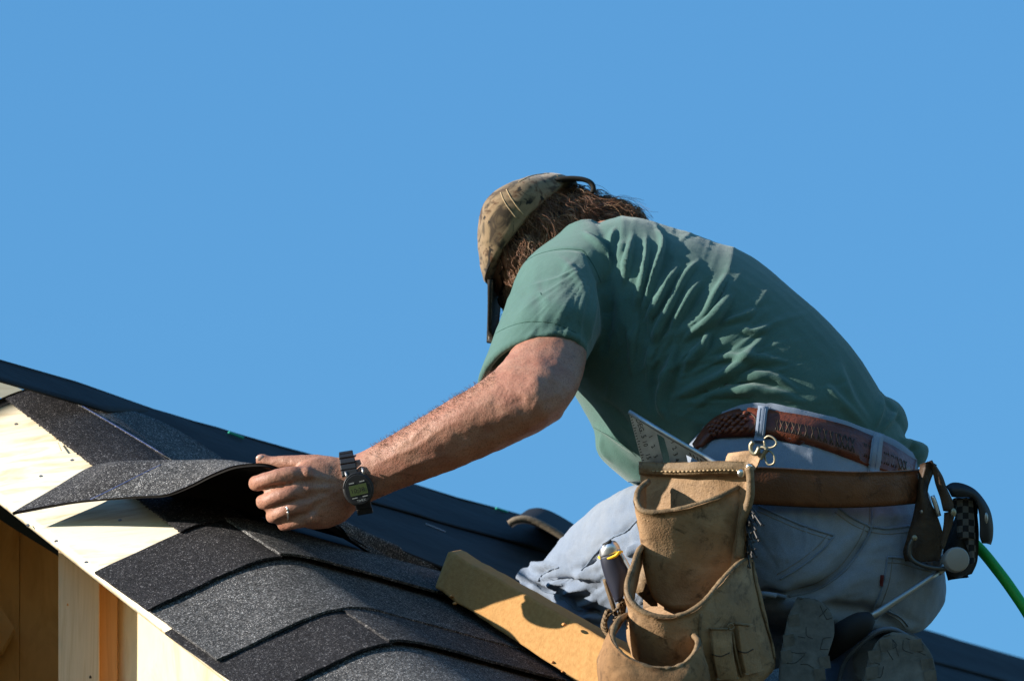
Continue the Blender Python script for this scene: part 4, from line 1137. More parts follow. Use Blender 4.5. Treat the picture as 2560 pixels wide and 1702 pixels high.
# inner side so the cap is a shell
inner = [capsec((1232, 706), (1426, 458), CZ, 0.084, -0.029, -0.004), capsec((1214, 640), (1380, 446), CZ, 0.084, -0.024, 0.0), capsec((1225, 560), (1310, 460), CZ, 0.06, -0.014, 0.006), capsec((1240, 515), (1275, 480), CZ, 0.03, 0, 0)]
V, F = loft(capS, 36, 5); 
outer = V.copy()
CV, CF = V, F
CV = folds(CV, CF, [([(1424, 448), (1370, 462), (1330, 470), (1296, 462)], 8, 0.004), ([(1375, 452), (1330, 480), (1290, 476)], 7, -0.004), ([(1250, 478), (1275, 520), (1300, 560)], 4, 0.0016), ([(1268, 470), (1292, 512), (1318, 548)], 4, 0.0016), ([(1320, 500), (1290, 545), (1262, 590)], 6, -0.003), ([(1256, 500), (1258, 560), (1240, 630)], 6, 0.002)], -0.1)
CV = cloth_noise(CV, CF, 0.0022, 28, 4.0)
cap = new_mesh("cap", CV, CF, MAT["camo"], person); cap["label"] = "camouflage baseball cap"
capD = Drape((CV, CF))
for pts in ([(1252, 482), (1258, 498), (1268, 516), (1290, 545)], [(1266, 474), (1275, 492), (1290, 514), (1308, 536)], [(1296, 456), (1330, 440), (1373, 434)], [(1392, 440), (1404, 448), (1412, 452)]):
    new_mesh("seam_stitch", *drape_tube(capD, pts, 1.3, 0.0004), MAT["thread"], cap)
# bill seen edge-on
rows = []
for t in np.linspace(0, 1, 9):
    x = 1229 - 11 * t; y = 700 + 158 * t
    row = []
    for s in np.linspace(-1, 1, 13):
        half = 0.082 * math.sqrt(max(0.03, 1 - (t * 0.97) ** 2.2))
        row.append(L(x + 10 * (s * s) * (0.5 + 0.5 * t) + 4 * t - 15 * (s - 0.6) * (1 - 0.45 * t), y - 20 * s * s * t, CZ + 0.012) + A([0, 0, half * s]))
    rows.append(row)
new_mesh("bill", *sheet(A(rows), -0.005), MAT["cap_dark"], cap)
new_mesh("bill_edge", *tube([r[10] + A([-0.001, 0, 0.0]) for r in rows], 0.0018, 6, 2), MAT["camo"], cap)
# closing strap with the gap under it
new_mesh("strap", *sheet(A([[L(x, y, z) for z in (CZ + 0.03, CZ + 0.0, CZ - 0.03)] for x, y in catmull([(1405, 448), (1430, 447), (1458, 448), (1476, 456), (1484, 470), (1482, 484)], 5)]), 0.004), MAT["cap_dark"], cap)
new_mesh("strap_edge", *tube([L(x, y, CZ + 0.032) for x, y in catmull([(1378, 455), (1400, 448), (1430, 446), (1458, 449), (1477, 457), (1484, 470), (1480, 482)], 4)], 0.0035, 6, 1), MAT["cap_dark"], cap)
# ---- hair: a dark mass and curly strands over it
hp = [ellipsoid(L(1345, 585, -0.272), 0.064, 0.070, 0.078), ellipsoid(L(1425, 545, -0.27), 0.050, 0.036, 0.065), ellipsoid(L(1510, 555, -0.27), 0.048, 0.030, 0.055), ellipsoid(L(1290, 690, -0.262), 0.022, 0.042, 0.060),
      ellipsoid(L(1315, 640, -0.235), 0.038, 0.050, 0.048), ellipsoid(L(1560, 570, -0.26), 0.026, 0.022, 0.04), ellipsoid(L(1280, 740, -0.262), 0.017, 0.040, 0.040)]
HV, HF = remesh(*join(hp), 0.005, 4)
HV = cloth_noise(HV, HF, 0.010, 40, 8.0)
hair = new_mesh("hair", HV, HF, MAT["hair_base"], person); hair["label"] = "shaggy brown hair hanging from under the cap"
HN = normals(HV, HF)
rs = np.random.default_rng(11)
P2 = pix(HV)
cand = np.where((HN[:, 2] > -0.3) & (P2[:, 0] > 1262))[0]
def strands(n, rad, lmin, lmax, curl, mat, name):
    out = []
    idx = rs.choice(cand, n)
    for k in idx:
        p = HV[k] - HN[k] * 0.005; nrm = HN[k]
        x, y = P2[k]
        w = np.clip((x - 1320) / 200, 0, 1)
        # waves shared by neighbouring strands so that they form locks
        lock = 1.1 * noise.noise(Vector((x * 0.016, y * 0.016, 2.0))); lock2 = noise.noise(Vector((x * 0.03, y * 0.03, 7.0)))
        flow = A([0.35, -0.95, 0.1]) * (1 - w) + A([0.85, -0.35, 0.15]) * w
        flow = flow + A([lock, -0.5 * lock, lock2]) * 0.6 + rs.normal(0, 0.16, 3); flow -= nrm * (flow @ nrm) * 0.95; flow /= np.linalg.norm(flow)
        side = np.cross(flow, nrm); side /= np.linalg.norm(side) + 1e-9
        ln = rs.uniform(lmin, lmax) * (0.65 if x > 1520 or x < 1300 else 1.0); nseg = 11; ph = 5.0 * lock + rs.normal(0, 0.5); cr = curl * rs.uniform(0.6, 1.3); fr = 1.3 + 0.5 * lock2 + rs.normal(0, 0.15)
        pts = []
        for i in range(nseg):
            t = i / (nseg - 1); a_ = ph + fr * 6.28 * t
            pts.append(p + flow * ln * t + nrm * 0.009 * math.sin(math.pi * min(1, t * 1.05)) + (side * math.cos(a_) + nrm * 0.6 * math.sin(a_)) * cr * (0.4 + 0.6 * t) + A([0, -0.010, 0]) * t * t)
        out.append(tube(pts, [rad * (1 - 0.6 * i / nseg) for i in range(nseg)], 3, 1, False))
    new_mesh(name, *join(out), MAT[mat], hair)["kind"] = "stuff"
strands(6500, 0.00050, 0.022, 0.055, 0.0068, "hair", "hair_strands")
strands(1500, 0.00045, 0.022, 0.05, 0.0072, "hair_light", "hair_strands")
strands(160, 0.00035, 0.05, 0.075, 0.008, "hair", "flyaway_hair")

# ---- forearm hair against the sky
out = []
for k in range(900):
    t = rs.uniform(0, 1); 
    x = 925 + (1240 - 925) * t; yt = np.interp(x, [905, 960, 1040, 1120, 1188, 1240], [1127, 1096, 1050, 1000, 960, 918])
    y = yt + rs.uniform(1, 46) * rs.uniform(0.05, 1)
    p = bodyD.at(x, y, -0.0005); d = A([-0.5, 0.35, 0.1]) + rs.normal(0, 0.45, 3); d /= np.linalg.norm(d); ln = rs.uniform(0.004, 0.008)
    n0 = A([-0.3, 0.8, 0.35])
    out.append(tube([p, p + d * ln * 0.5 + n0 * 0.0012, p + d * ln + n0 * 0.0006], [0.00017, 0.00014, 0.00008], 3, 1, False))
new_mesh("arm_hair", *join(out), MAT["hair"], person)["kind"] = "stuff"

# ================================================================== watch and ring (worn things)
wr = empty("wristwatch", L(897, 1223, 0.20))
tag(wr, "black digital wristwatch with a green display on the left wrist", "wristwatch")
c = L(896, 1222, 0.207)
ax = A([math.cos(-0.23), -math.sin(-0.23), 0]); ay = A([math.sin(-0.23), math.cos(-0.23), 0]) ; ax = A([0.974, 0.225, 0]); ay = A([-0.225, 0.974, 0])
nz = A([0.0, -0.10, 0.995])
def wdisc(rx, ry, z0, z1, n=36, cc=c, bev=0.9):
    V = []; F = []
    for (r, z) in ((1.0, z0), (1.0, z1 - 0.0012), (bev, z1)):
        for t in np.linspace(0, 2 * math.pi, n, endpoint=False):
            V.append(cc + ax * rx * r * math.cos(t) + ay * ry * r * math.sin(t) + nz * z)
    for i in range(2):
        for j in range(n):
            k = (j + 1) % n; F.append((i * n + j, i * n + k, (i + 1) * n + k, (i + 1) * n + j))
    F.append(tuple(range(2 * n, 3 * n))); F.append(tuple(range(n - 1, -1, -1)))
    return V, F
new_mesh("case", *wdisc(0.0205, 0.0225, -0.008, 0.004), MAT["strap_black"], wr)
fc = new_mesh("face", *wdisc(0.0180, 0.0198, 0.0, 0.0052, bev=0.98), MAT["black"], wr, smooth=False)
new_mesh("bezel_rim", *tube([c + ax * 0.0195 * math.cos(t) + ay * 0.0215 * math.sin(t) + nz * 0.0035 for t in np.linspace(1.2, 2.9, 14)], 0.0007, 6, 1), MAT["strap_black"], wr)
def wrect(u0, u1, v0, v1, z0, z1, name, mat, parent):
    V = [c + ax * u + ay * v + nz * z for z in (z0, z1) for v in (v0, v1) for u in (u0, u1)]
    return new_mesh(name, V, [(0, 2, 3, 1), (4, 5, 7, 6), (0, 1, 5, 4), (2, 6, 7, 3), (0, 4, 6, 2), (1, 3, 7, 5)], MAT[mat], parent, smooth=False)
lcd = wrect(-0.0118, 0.0118, -0.0072, 0.0066, 0.004, 0.0058, "display", "lcd", wr)
for u0 in (-0.0105, 0.0035): wrect(u0, u0 + 0.007, 0.0092, 0.0104, 0.004, 0.0058, "face_mark", "print_grey", fc)
for u0 in (-0.0105, 0.0035): wrect(u0, u0 + 0.007, -0.0108, -0.0098, 0.004, 0.0058, "face_mark", "print_grey", fc)
def text(name, s, size, origin, ax_, ay_, mat, parent, lift=0.0004, align='LEFT', depth=0.0002):
    """flat lettering laid on a surface: origin and axes in the local frame"""
    cu = bpy.data.curves.new("t", 'FONT'); cu.body = s; cu.size = size; cu.align_x = align; cu.resolution_u = 2
    o = bpy.data.objects.new("t", cu); COL.objects.link(o)
    dg = bpy.context.evaluated_depsgraph_get(); ev = o.evaluated_get(dg); me = ev.to_mesh()
    P = np.array([tuple(v.co) for v in me.vertices]); Fs = [tuple(p.vertices) for p in me.polygons]
    ev.to_mesh_clear(); bpy.data.objects.remove(o); bpy.data.curves.remove(cu)
    ax_, ay_ = A(ax_), A(ay_); nn = np.cross(ax_, ay_); nn /= np.linalg.norm(nn)
    V = A(origin) + P[:, 0:1] * ax_ + P[:, 1:2] * ay_ + nn * lift
    return new_mesh(name, V, Fs, mat, parent, smooth=False)
text("digits", "10:38", 0.0085, c + nz * 0.0058 - ax * 0.0105 - ay * 0.0035, ax, ay, MAT["print"], lcd)
text("lettering", "TIMEX", 0.0042, c + nz * 0.0054 - ax * 0.0052 - ay * 0.0162, ax, ay, MAT["print_grey"], fc)
# strap links up over the wrist and below
for k, (x0, y0, x1, y1, zz) in enumerate(((876, 1182, 46, 0, 0.2060), (873, 1168, 46, 0, 0.2010), (871, 1154, 44, 0, 0.1930), (868, 1142, 42, 0, 0.180), (867, 1134, 40, 0, 0.165))):
    cc = L(x0 - 2, y0, zz - 0.002); tx = A([0.988, 0.155, 0]) * (x1 / 2 / SPX) * 0.86; 
    tl = [A([-0.155 * 0.9, 0.95, -0.25]), A([-0.15, 0.88, -0.45]), A([-0.12, 0.75, -0.66]), A([-0.1, 0.5, -0.86]), A([0, 0.3, -0.95])][k] * 0.0040
    o = new_mesh("strap_link", *box(cc, tx, tl, np.cross(tx, tl) / np.linalg.norm(np.cross(tx, tl)) * 0.003), MAT["strap_black"], wr, smooth=False); bevel(o, 0.0012, 2)
for k, (x0, y0, zz) in enumerate(((908, 1262, 0.2035), (912, 1276, 0.196))):
    cc = L(x0, y0, zz); tx = A([0.985, 0.17, 0]) * 0.0105; tl = A([0.15, -0.86, -0.45]) * 0.0046
    o = new_mesh("strap_link", *box(cc, tx, tl, np.cross(tx, tl) / np.linalg.norm(np.cross(tx, tl)) * 0.003), MAT["strap_black"], wr, smooth=False); bevel(o, 0.0012, 2)
for s in (-1, 1):
    new_mesh("strap_lug", *tube([c + ax * 0.011 * s + ay * 0.017 + nz * 0.002, c + ax * 0.0115 * s + ay * 0.026 + nz * -0.001], 0.0017, 6, 1), MAT["steel"], wr)
rg = new_mesh("finger_ring", *tube([L(716 + 4 * math.cos(t) + 3.0 * math.sin(t), 1277 + 21.5 * math.sin(t), 0.1945) + A([0, 0, 0.0128 * math.cos(t)]) for t in np.linspace(0, 2 * math.pi, 28)], 0.0013, 6, 1), MAT["nickel"], None)
tag(rg, "plain silver wedding ring on the ring finger of the left hand", "ring")

def LP(px, py, z):
    """pouch frame: its front is turned to face left, like the hip it hangs on"""
    return L(px, py, z + 0.45 * (px - 1740) / SPX)
# ================================================================== leather tool pouch on the left hip
z7 = lambda u, v: (1480 + u / 2.233, 1000 + v / 2.233)
pouch = empty("tool_pouch", L(1720, 1790, 0.20))
tag(pouch, "worn tan leather tool pouch with three gaping pockets on the left hip", "tool pouch")
def solid_grid(G, thick, name, mat, parent, wob=0.0015, seed=0.0):
    V, F = sheet(A(G), thick); V = cloth_noise(V, F, wob, 35, seed); V = V + A([0, 0, 1.6 * wob]) * np.array([noise.noise(Vector((p[0] * 11 + seed, p[1] * 11, 3.0))) for p in V])[:, None]
    return new_mesh(name, V, F, MAT[mat], parent)
def pocket(rim, bottom, z_side, bulge_t, bulge_b, name, mat, nr=14, seed=0.0, th=0.004, belly=0.0, zlean=0.0):
    """front of a hanging pocket: rim and bottom photograph polylines from left to right"""
    a, b = catmull(rim, 7), catmull(bottom, 7)
    n = min(len(a), len(b)); a = a[np.linspace(0, len(a) - 1, n).astype(int)]; b = b[np.linspace(0, len(b) - 1, n).astype(int)]
    G = []
    for i in range(n):
        s = i / (n - 1); arch = math.sin(math.pi * s) ** 0.6
        col = []
        for j in range(nr):
            t = j / (nr - 1)
            q = a[i] + (b[i] - a[i]) * t
            z = z_side + arch * (bulge_t * (1 - t) + bulge_b * t + belly * math.sin(math.pi * t)) + zlean * t
            col.append(L(q[0], q[1], z))
        G.append(col)
    o = solid_grid(G, th, name, mat, pouch, 0.002, seed)
    rimline = [g[0] for g in G]
    new_mesh("rolled_edge", *tube(rimline, [0.0042 + 0.0012 * noise.noise(Vector((k * 0.35, seed, 0))) for k in range(len(rimline))], 8, 1), MAT["tan_edge"], o)
    st = [g[1] * 0.55 + g[2] * 0.45 + A([-0.001, 0, 0.0030]) for g in G]
    for k in range(1, len(st) - 1, 2):
        new_mesh("stitch", *tube([st[k], st[k] * 0.35 + st[k + 1] * 0.65], 0.0008, 4, 1), MAT["thread"], o)
    return o, G
ZP = 0.205
# back panel: top lip, plain tan face
G = [[LP(*z7(280 + (868 - 280) * s + 20 * t * (s < 0.5), 362 + 6 * math.sin(3.1 * s) + 900 * t), ZP + 0.012 * math.sin(math.pi * s)) for t in np.linspace(0, 1, 18)] for s in np.linspace(0, 1, 22)]
bp = solid_grid(G, 0.0045, "back_panel", "tan", pouch, 0.0015, 1.0)
lip = [[LP(*z7(272 + 600 * s, 350 + 8 * s + 6 * math.sin(6 * s) + 56 * t), ZP + 0.006 + 0.016 * math.sin(math.pi * s) + 0.004 * math.sin(math.pi * t)) for t in np.linspace(0, 1, 6)] for s in np.linspace(0, 1, 26)]
lp = solid_grid(lip, 0.004, "top_band", "tan_edge", pouch, 0.001, 2.0)
for k in range(24):
    s0 = 0.03 + 0.039 * k
    f = lambda s: LP(*z7(272 + 600 * s, 350 + 8 * s + 6 * math.sin(6 * s) + 40), ZP + 0.0140 + 0.016 * math.sin(math.pi * s))
    new_mesh("stitch", *tube([f(s0), f(s0 + 0.024)], 0.0010, 4, 1), MAT["thread"], lp)
new_mesh("rivet", *ellipsoid(LP(*z7(833, 408), ZP + 0.020), 0.0055, 0.0055, 0.003, 12, 6), MAT["nickel"], pouch)
new_mesh("rivet", *ellipsoid(LP(*z7(878, 372), ZP + 0.020), 0.0045, 0.0045, 0.003, 12, 6), MAT["nickel"], pouch)
# upper pocket
p1, G1 = pocket([z7(*q) for q in ((312, 455), (262, 500), (250, 560), (275, 612), (345, 628), (480, 612), (600, 580), (700, 545), (790, 500), (872, 462))],
       [z7(*q) for q in ((300, 640), (300, 800), (310, 930), (330, 1050), (380, 1130), (480, 1170), (600, 1150), (700, 1080), (780, 1000), (850, 900))], ZP + 0.004, 0.062, 0.034, "upper_pocket", "tan", 16, 3.0)
# gusset folds at its left
new_mesh("side_gusset", *sheet(A([[LP(*z7(x, y), z) for (x, y, z) in row] for row in (
    ((300, 640, ZP + 0.02), (262, 680, ZP + 0.012), (285, 760, ZP + 0.02), (300, 800, ZP + 0.012), (262, 880, ZP + 0.015), (215, 960, ZP + 0.03), (205, 1040, ZP + 0.04)),
    ((322, 640, ZP + 0.035), (300, 700, ZP + 0.035), (318, 780, ZP + 0.04), (330, 860, ZP + 0.035), (325, 950, ZP + 0.035), (330, 1050, ZP + 0.035), (330, 1150, ZP + 0.04)),
    ((350, 650, ZP + 0.02), (350, 720, ZP + 0.02), (350, 800, ZP + 0.02), (350, 880, ZP + 0.02), (350, 960, ZP + 0.02), (350, 1050, ZP + 0.02), (350, 1150, ZP + 0.02)))]), 0.004), MAT["tan_edge"], pouch)
# right-hand edge strip
new_mesh("edge_binding", *tube([LP(*z7(x, y), ZP + 0.018) for x, y in ((876, 372), (884, 440), (882, 540), (858, 620), (832, 700), (828, 800), (820, 885))], [0.006, 0.0055, 0.006, 0.006, 0.0055, 0.006, 0.007], 8, 4), MAT["tan_edge"], pouch)
# middle pocket
p2, G2 = pocket([z7(*q) for q in ((310, 790), (262, 840), (228, 930), (198, 1020), (205, 1095), (260, 1165), (350, 1205), (440, 1212), (530, 1190), (620, 1130), (690, 1050), (760, 970), (830, 905), (882, 893))],
       [z7(*q) for q in ((215, 1210), (212, 1300), (230, 1400), (260, 1500), (330, 1600), (420, 1650), (520, 1650), (600, 1640), (680, 1640), (760, 1640), (850, 1620), (920, 1580), (985, 1520), (1012, 1450))], ZP + 0.010, 0.125, 0.070, "middle_pocket", "tan", 18, 4.0, 0.0045, 0.01)
# right flank of the middle pocket with two small tool slots
dp2 = Drape(sheet(A(G2), 0.0045))
for q in (((655, 1270), (665, 1420), (690, 1540), (758, 1270), (772, 1410), (800, 1540)), ((790, 1240), (812, 1400), (840, 1520), (880, 1250), (905, 1390), (930, 1500))):
    V, F = strip(dp2, [z7(*q[0]), z7(*q[1]), z7(*q[2])], [z7(*q[3]), z7(*q[4]), z7(*q[5])], 0.003, 0.005, 6, 6)
    sl_ = new_mesh("tool_slot", V, F, MAT["tan"], pouch, smooth=False); bevel(sl_, 0.0015, 2)
    d_ = Drape((V, F))
    new_mesh("slot_rim", *drape_tube(d_, [z7(q[0][0] + 4, q[0][1] + 6), z7(q[3][0] - 4, q[3][1] + 6)], 2.6, 0.0005), MAT["tan_edge"], sl_)
    new_mesh("slot_crease", *drape_tube(d_, [z7(q[1][0] + 4, q[1][1] - 2), z7((q[1][0] + q[4][0]) / 2, q[1][1] + 8), z7(q[4][0] - 4, q[4][1] - 2)], 1.6, 0.0), MAT["holster"], sl_)
new_mesh("slot_button", *drape_tube(dp2, [z7(752 + 16 * math.cos(t), 1262 + 16 * math.sin(t)) for t in np.linspace(0, 6.28, 12)], 2.0, 0.008, 2), MAT["tan_edge"], pouch)
for pts in (((892, 905), (905, 1010), (945, 1180), (995, 1350), (1012, 1440)), ((605, 1190), (600, 1330), (640, 1560)), ((775, 1290), (800, 1420), (830, 1540))):
    new_mesh("flank_seam", *drape_tube(dp2, [z7(*x) for x in pts], 3.4, 0.002), MAT["tan_edge"], pouch)
# lower pocket, suede
p3, G3 = pocket([z7(*q) for q in ((200, 1200), (150, 1225), (118, 1285), (118, 1350), (160, 1415), (240, 1465), (340, 1498), (440, 1500), (520, 1470), (575, 1410), (592, 1350), (565, 1312), (545, 1320))],
       [z7(*q) for q in ((90, 1380), (55, 1440), (48, 1500), (60, 1620), (110, 1760), (200, 1850), (340, 1880), (470, 1860), (560, 1780), (610, 1680), (640, 1580), (620, 1480), (600, 1400))], ZP + 0.070, 0.130, 0.085, "lower_pocket", "suede", 16, 5.0, 0.005, 0.03)
# pleats at the lower pocket's left
for pts in (((185, 1120), (150, 1140), (160, 1190), (130, 1215), (140, 1260)), ((160, 1150), (120, 1180), (80, 1210), (70, 1260), (95, 1310)), ((90, 1165), (72, 1210), (62, 1260), (80, 1300), (108, 1330))):
    rows = [[LP(*z7(x + dx, y), ZP + 0.075 + 0.012 * (k % 2) + dz) for dx, dz in ((-14, 0), (0, 0.012), (16, 0.002))] for k, (x, y) in enumerate(catmull(pts, 4))]
    solid_grid(rows, 0.0035, "pleat", "tan_edge", pouch, 0.0008, 6.0)
# leather sheath that carries the knife
rows = [[LP(*z7(x + dx, y), ZP + 0.07 + dz) for dx, dz in ((-13, 0), (0, 0.010), (15, 0))] for x, y in catmull([(72, 1000), (92, 1070), (115, 1140), (130, 1200)], 5)]
solid_grid(rows, 0.0035, "knife_sheath", "tan_edge", pouch, 0.0006, 6.5)
rows = [[LP(*z7(x + dx, y), ZP + 0.062 + dz) for dx, dz in ((-22, 0), (0, 0.010), (22, 0))] for x, y in catmull([(165, 1105), (170, 1150), (160, 1210)], 5)]
solid_grid(rows, 0.0035, "knife_sheath", "tan_edge", pouch, 0.0006, 6.5)
# dark flap behind, at the right of the lip, with the ring hardware
tb = new_mesh("hanger_tab", *sheet(A([[LP(*z7(x, y), ZP + 0.006) for x, y in row] for row in (((740, 350), (750, 315), (760, 296)), ((800, 356), (822, 310), (860, 282)), ((870, 365), (892, 310), (930, 285)), ((905, 392), (925, 360), (945, 300)))]), 0.004), MAT["tan"], pouch)
new_mesh("clasp", *tube([LP(*z7(x, y), ZP + 0.012) for x, y in ((900, 232), (886, 252), (890, 285), (915, 300), (935, 262))], 0.0030, 8, 4), MAT["brass"], pouch)
for pts in (((962, 215), (985, 200), (1015, 212), (1030, 240), (1010, 262), (970, 262), (960, 225)), ((965, 300), (990, 282), (1016, 310), (1016, 350), (985, 360), (968, 330), (965, 305))):
    new_mesh("d_ring", *tube([LP(*z7(x, y), ZP + 0.004 if y < 280 else ZP + 0.002) for x, y in pts], 0.0014, 8, 4), MAT["brass"], pouch)
new_mesh("ring_link", *tube([LP(*z7(x, y), ZP + 0.006) for x, y in ((925, 270), (950, 262), (972, 272), (958, 300), (942, 330))], 0.0026, 8, 4), MAT["brass"], pouch)

# tool belt strap round the hips
sT = [(1868, 1170), (1940, 1172), (2040, 1178), (2130, 1182), (2220, 1181), (2300, 1176)]
sB = [(1868, 1256), (1940, 1260), (2040, 1265), (2130, 1265), (2220, 1261), (2296, 1254)]
zz = lambda x: np.interp(x, [1860, 1950, 2050, 2150, 2230, 2300], [0.205, 0.198, 0.190, 0.178, 0.155, 0.115])
G = [[L(*(a + (b - a) * t), zz(a[0]) + 0.003 * math.sin(3.1 * t)) for t in np.linspace(0, 1, 8)] for a, b in zip(catmull(sT, 8), catmull(sB, 8))]
tbelt = solid_grid(G, 0.004, "tool_belt", "strap", None, 0.0008, 4.0)
for e_ in (0, -1):
    new_mesh("worn_edge", *tube([g[e_] for g in G], 0.0022, 6, 1), MAT["holster"], tbelt)
tag(tbelt, "wide plain brown leather tool belt slung across the seat of the jeans", "tool belt")

# ---- speed square in the pouch
sq = empty("speed_square", L(1660, 1200, ZP - 0.01))
tag(sq, "aluminium triangular speed square standing in the tan pouch", "square")
zq = ZP - 0.012
def Q(u, v, dz=0.0): return LP(*z7(u, v), zq + dz - 0.02 * (v - 350) / 400)
outer_ = [(205, 68), (215, 62), (690, 350), (860, 470), (310, 470)]
holes = [[(362, 188), (385, 200), (402, 212), (428, 300), (440, 360), (405, 360), (380, 270)], [(526, 306), (572, 328), (602, 350), (536, 350)]]
cu = bpy.data.curves.new("sq", 'CURVE'); cu.dimensions = '2D'; cu.fill_mode = 'BOTH'; cu.extrude = 0.0016
for poly in [outer_] + holes:
    sp_ = cu.splines.new('POLY'); sp_.points.add(len(poly) - 1); sp_.use_cyclic_u = True
    for p_, (u, v) in zip(sp_.points, poly): p_.co = (u / 1000, -v / 1000, 0, 1)
ob_ = bpy.data.objects.new("sq", cu); COL.objects.link(ob_)
ev = ob_.evaluated_get(bpy.context.evaluated_depsgraph_get()); me = ev.to_mesh()
V = A([Q(v.co.x * 1000, -v.co.y * 1000, v.co.z) for v in me.vertices]); F = [tuple(p.vertices) for p in me.polygons]
ev.to_mesh_clear(); bpy.data.objects.remove(ob_)
plate = new_mesh("plate", V, F, MAT["alu"], sq, smooth=False)
fl = new_mesh("fence_edge", *tube([Q(207, 65, 0.001), Q(450, 212, 0.001), Q(690, 350, 0.001), Q(840, 452, 0.001)], 0.0034, 6, 1), MAT["alu"], sq)
for k in range(22):
    t = k / 22; u, v = 209 + 90 * t, 82 + 330 * t; ln = 16 if k % 5 == 0 else 9
    new_mesh("tick_mark", *tube([Q(u + 2, v, 0.0018), Q(u + 2 + ln, v - 4, 0.0018)], 0.0005, 4, 1), MAT["print"], plate)
def sqtext(s, u, v, size, ang):
    tz = lambda x, y: 0.45 * x + 0.2065 * y
    a_ = A([math.cos(ang), math.sin(ang), tz(math.cos(ang), math.sin(ang))]); b_ = A([-math.sin(ang), math.cos(ang), tz(-math.sin(ang), math.cos(ang))])
    text("lettering", s, size, Q(u, v, 0.0018), a_, b_, MAT["print"], plate)
sqtext("DEG. 5", 244, 106, 0.0092, -1.25)
sqtext("10", 280, 228, 0.0085, -1.25); sqtext("15", 298, 300, 0.0085, -1.25)
sqtext("1", 314, 202, 0.0080, -1.0); sqtext("2", 328, 256, 0.0080, -1.0); sqtext("3", 342, 312, 0.0080, -1.0)
sqtext("1", 438, 232, 0.0085, -1.0); sqtext("2", 446, 266, 0.0085, -1.0); sqtext("3", 453, 300, 0.0085, -1.0); sqtext("4", 460, 332, 0.0085, -1.0)
for k in range(5):
    u, v = 545 + 20 * k, 292 + 12 * k
    new_mesh("tick_mark", *tube([Q(u, v, 0.0018), Q(u + 8, v + 20, 0.0018)], 0.0006, 4, 1), MAT["print"], plate)

# ---- utility knife
kn = empty("utility_knife", L(1545, 1500, ZP + 0.05))
tag(kn, "utility knife with a navy grip and silver nose stuck in the pouch side", "knife")
zk = ZP + 0.085
def ksec(u0, v0, u1, v1, hd): return sec(z7(u0, v0), z7(u1, v1), zk - 0.05, hd, 0, 0)
new_mesh("grip", *loft([ksec(44, 878, 165, 842, 0.011), ksec(52, 920, 178, 890, 0.012), ksec(72, 990, 215, 960, 0.012), ksec(105, 1070, 195, 1030, 0.011), ksec(130, 1130, 172, 1110, 0.008)], 20, 4), MAT["navy"], kn)
new_mesh("nose", *loft([ksec(80, 788, 98, 782, 0.004), ksec(66, 800, 130, 785, 0.008), ksec(44, 830, 150, 806, 0.011), ksec(42, 862, 160, 832, 0.0115), ksec(43, 876, 163, 842, 0.011)], 20, 4), MAT["zinc"], kn)
new_mesh("collar", *tube([LP(*z7(x, y), zk + z) for x, y, z in ((40, 876, 0.0), (60, 884, 0.010), (95, 882, 0.0125), (130, 868, 0.011), (150, 850, 0.010), (166, 846, 0.0))], 0.0022, 6, 4), MAT["yellow"], kn)
new_mesh("side_trim", *tube([LP(*z7(x, y), zk + 0.004) for x, y in ((150, 835), (180, 885), (205, 930), (222, 962))], 0.0024, 6, 4), MAT["zinc"], kn)
new_mesh("blade_slot", *tube([LP(*z7(x, y), zk + 0.0115) for x, y in ((62, 808), (85, 796), (108, 784))], 0.0018, 6, 1), MAT["print"], kn)
new_mesh("screw", *ellipsoid(LP(*z7(80, 826), zk + 0.011), 0.006, 0.006, 0.003, 12, 6), MAT["steel"], kn)

# ---- loose nails bristling beside the pouch
for k in range(60):
    v0 = rs.uniform(560, 860); u0 = 860 + rs.uniform(-6, 8)
    top = 1 - (v0 - 560) / 300
    ang = abs(rs.normal(0.10, 0.16)) + top * rs.uniform(0.15, 0.75)
    ln = rs.uniform(70, 170) * (0.6 + 0.4 * top)
    du, dv = math.sin(ang) * ln, math.cos(ang) * ln
    z0, z1 = ZP + 0.002 + rs.uniform(-0.006, 0.006), ZP + 0.010 + rs.uniform(-0.012, 0.022)
    p, q = LP(*z7(u0, v0), z0), LP(*z7(u0 + du, v0 + dv), z1)
    d_ = (q - p) / np.linalg.norm(q - p)
    nl = new_mesh("nail", *join([tube([p, q], [0.0010, 0.0009], 5, 1), tube([q - d_ * 0.0004, q + d_ * 0.0008], 0.0016, 6, 1)]), MAT["iron"], None, smooth=False)
    tag(nl, "dark steel nail bristling out between the tan pouch and the jeans", "nail", "nails beside the pouch")

# ================================================================== hammer holster, hammer, tape pouch, hose
zA = lambda u, v: (2200 + u / 4.3556, 1120 + v / 4.3556)
ho = empty("hammer_holster", L(2310, 1420, 0.14))
tag(ho, "dark leather hammer holster with a steel wire loop at the right hip", "holster")
def zpatch(rows, z, th, name, mat, parent, bul=0.0, wob=0.0008):
    G = [[L(*zA(x, y), z + bul * math.sin(math.pi * i / (len(r) - 1))) for i, (x, y) in enumerate(r)] for r in rows]
    Gc = [catmull(g, 4) for g in G]; Gc = np.stack([catmull(A([g[i] for g in Gc]), 4) for i in range(len(Gc[0]))], 0)
    return solid_grid(Gc, th, name, mat, parent, wob, 3.0)
ZH = 0.125
zpatch([[(430, 180), (520, 150), (620, 180)], [(410, 400), (450, 420), (520, 480)], [(370, 660), (480, 690), (620, 720)], [(300, 950), (480, 960), (690, 960)], [(250, 1120), (450, 1180), (660, 1180)], [(270, 1230), (440, 1240), (640, 1225)]], ZH, -0.006, "backing", "holster", ho, 0.014)
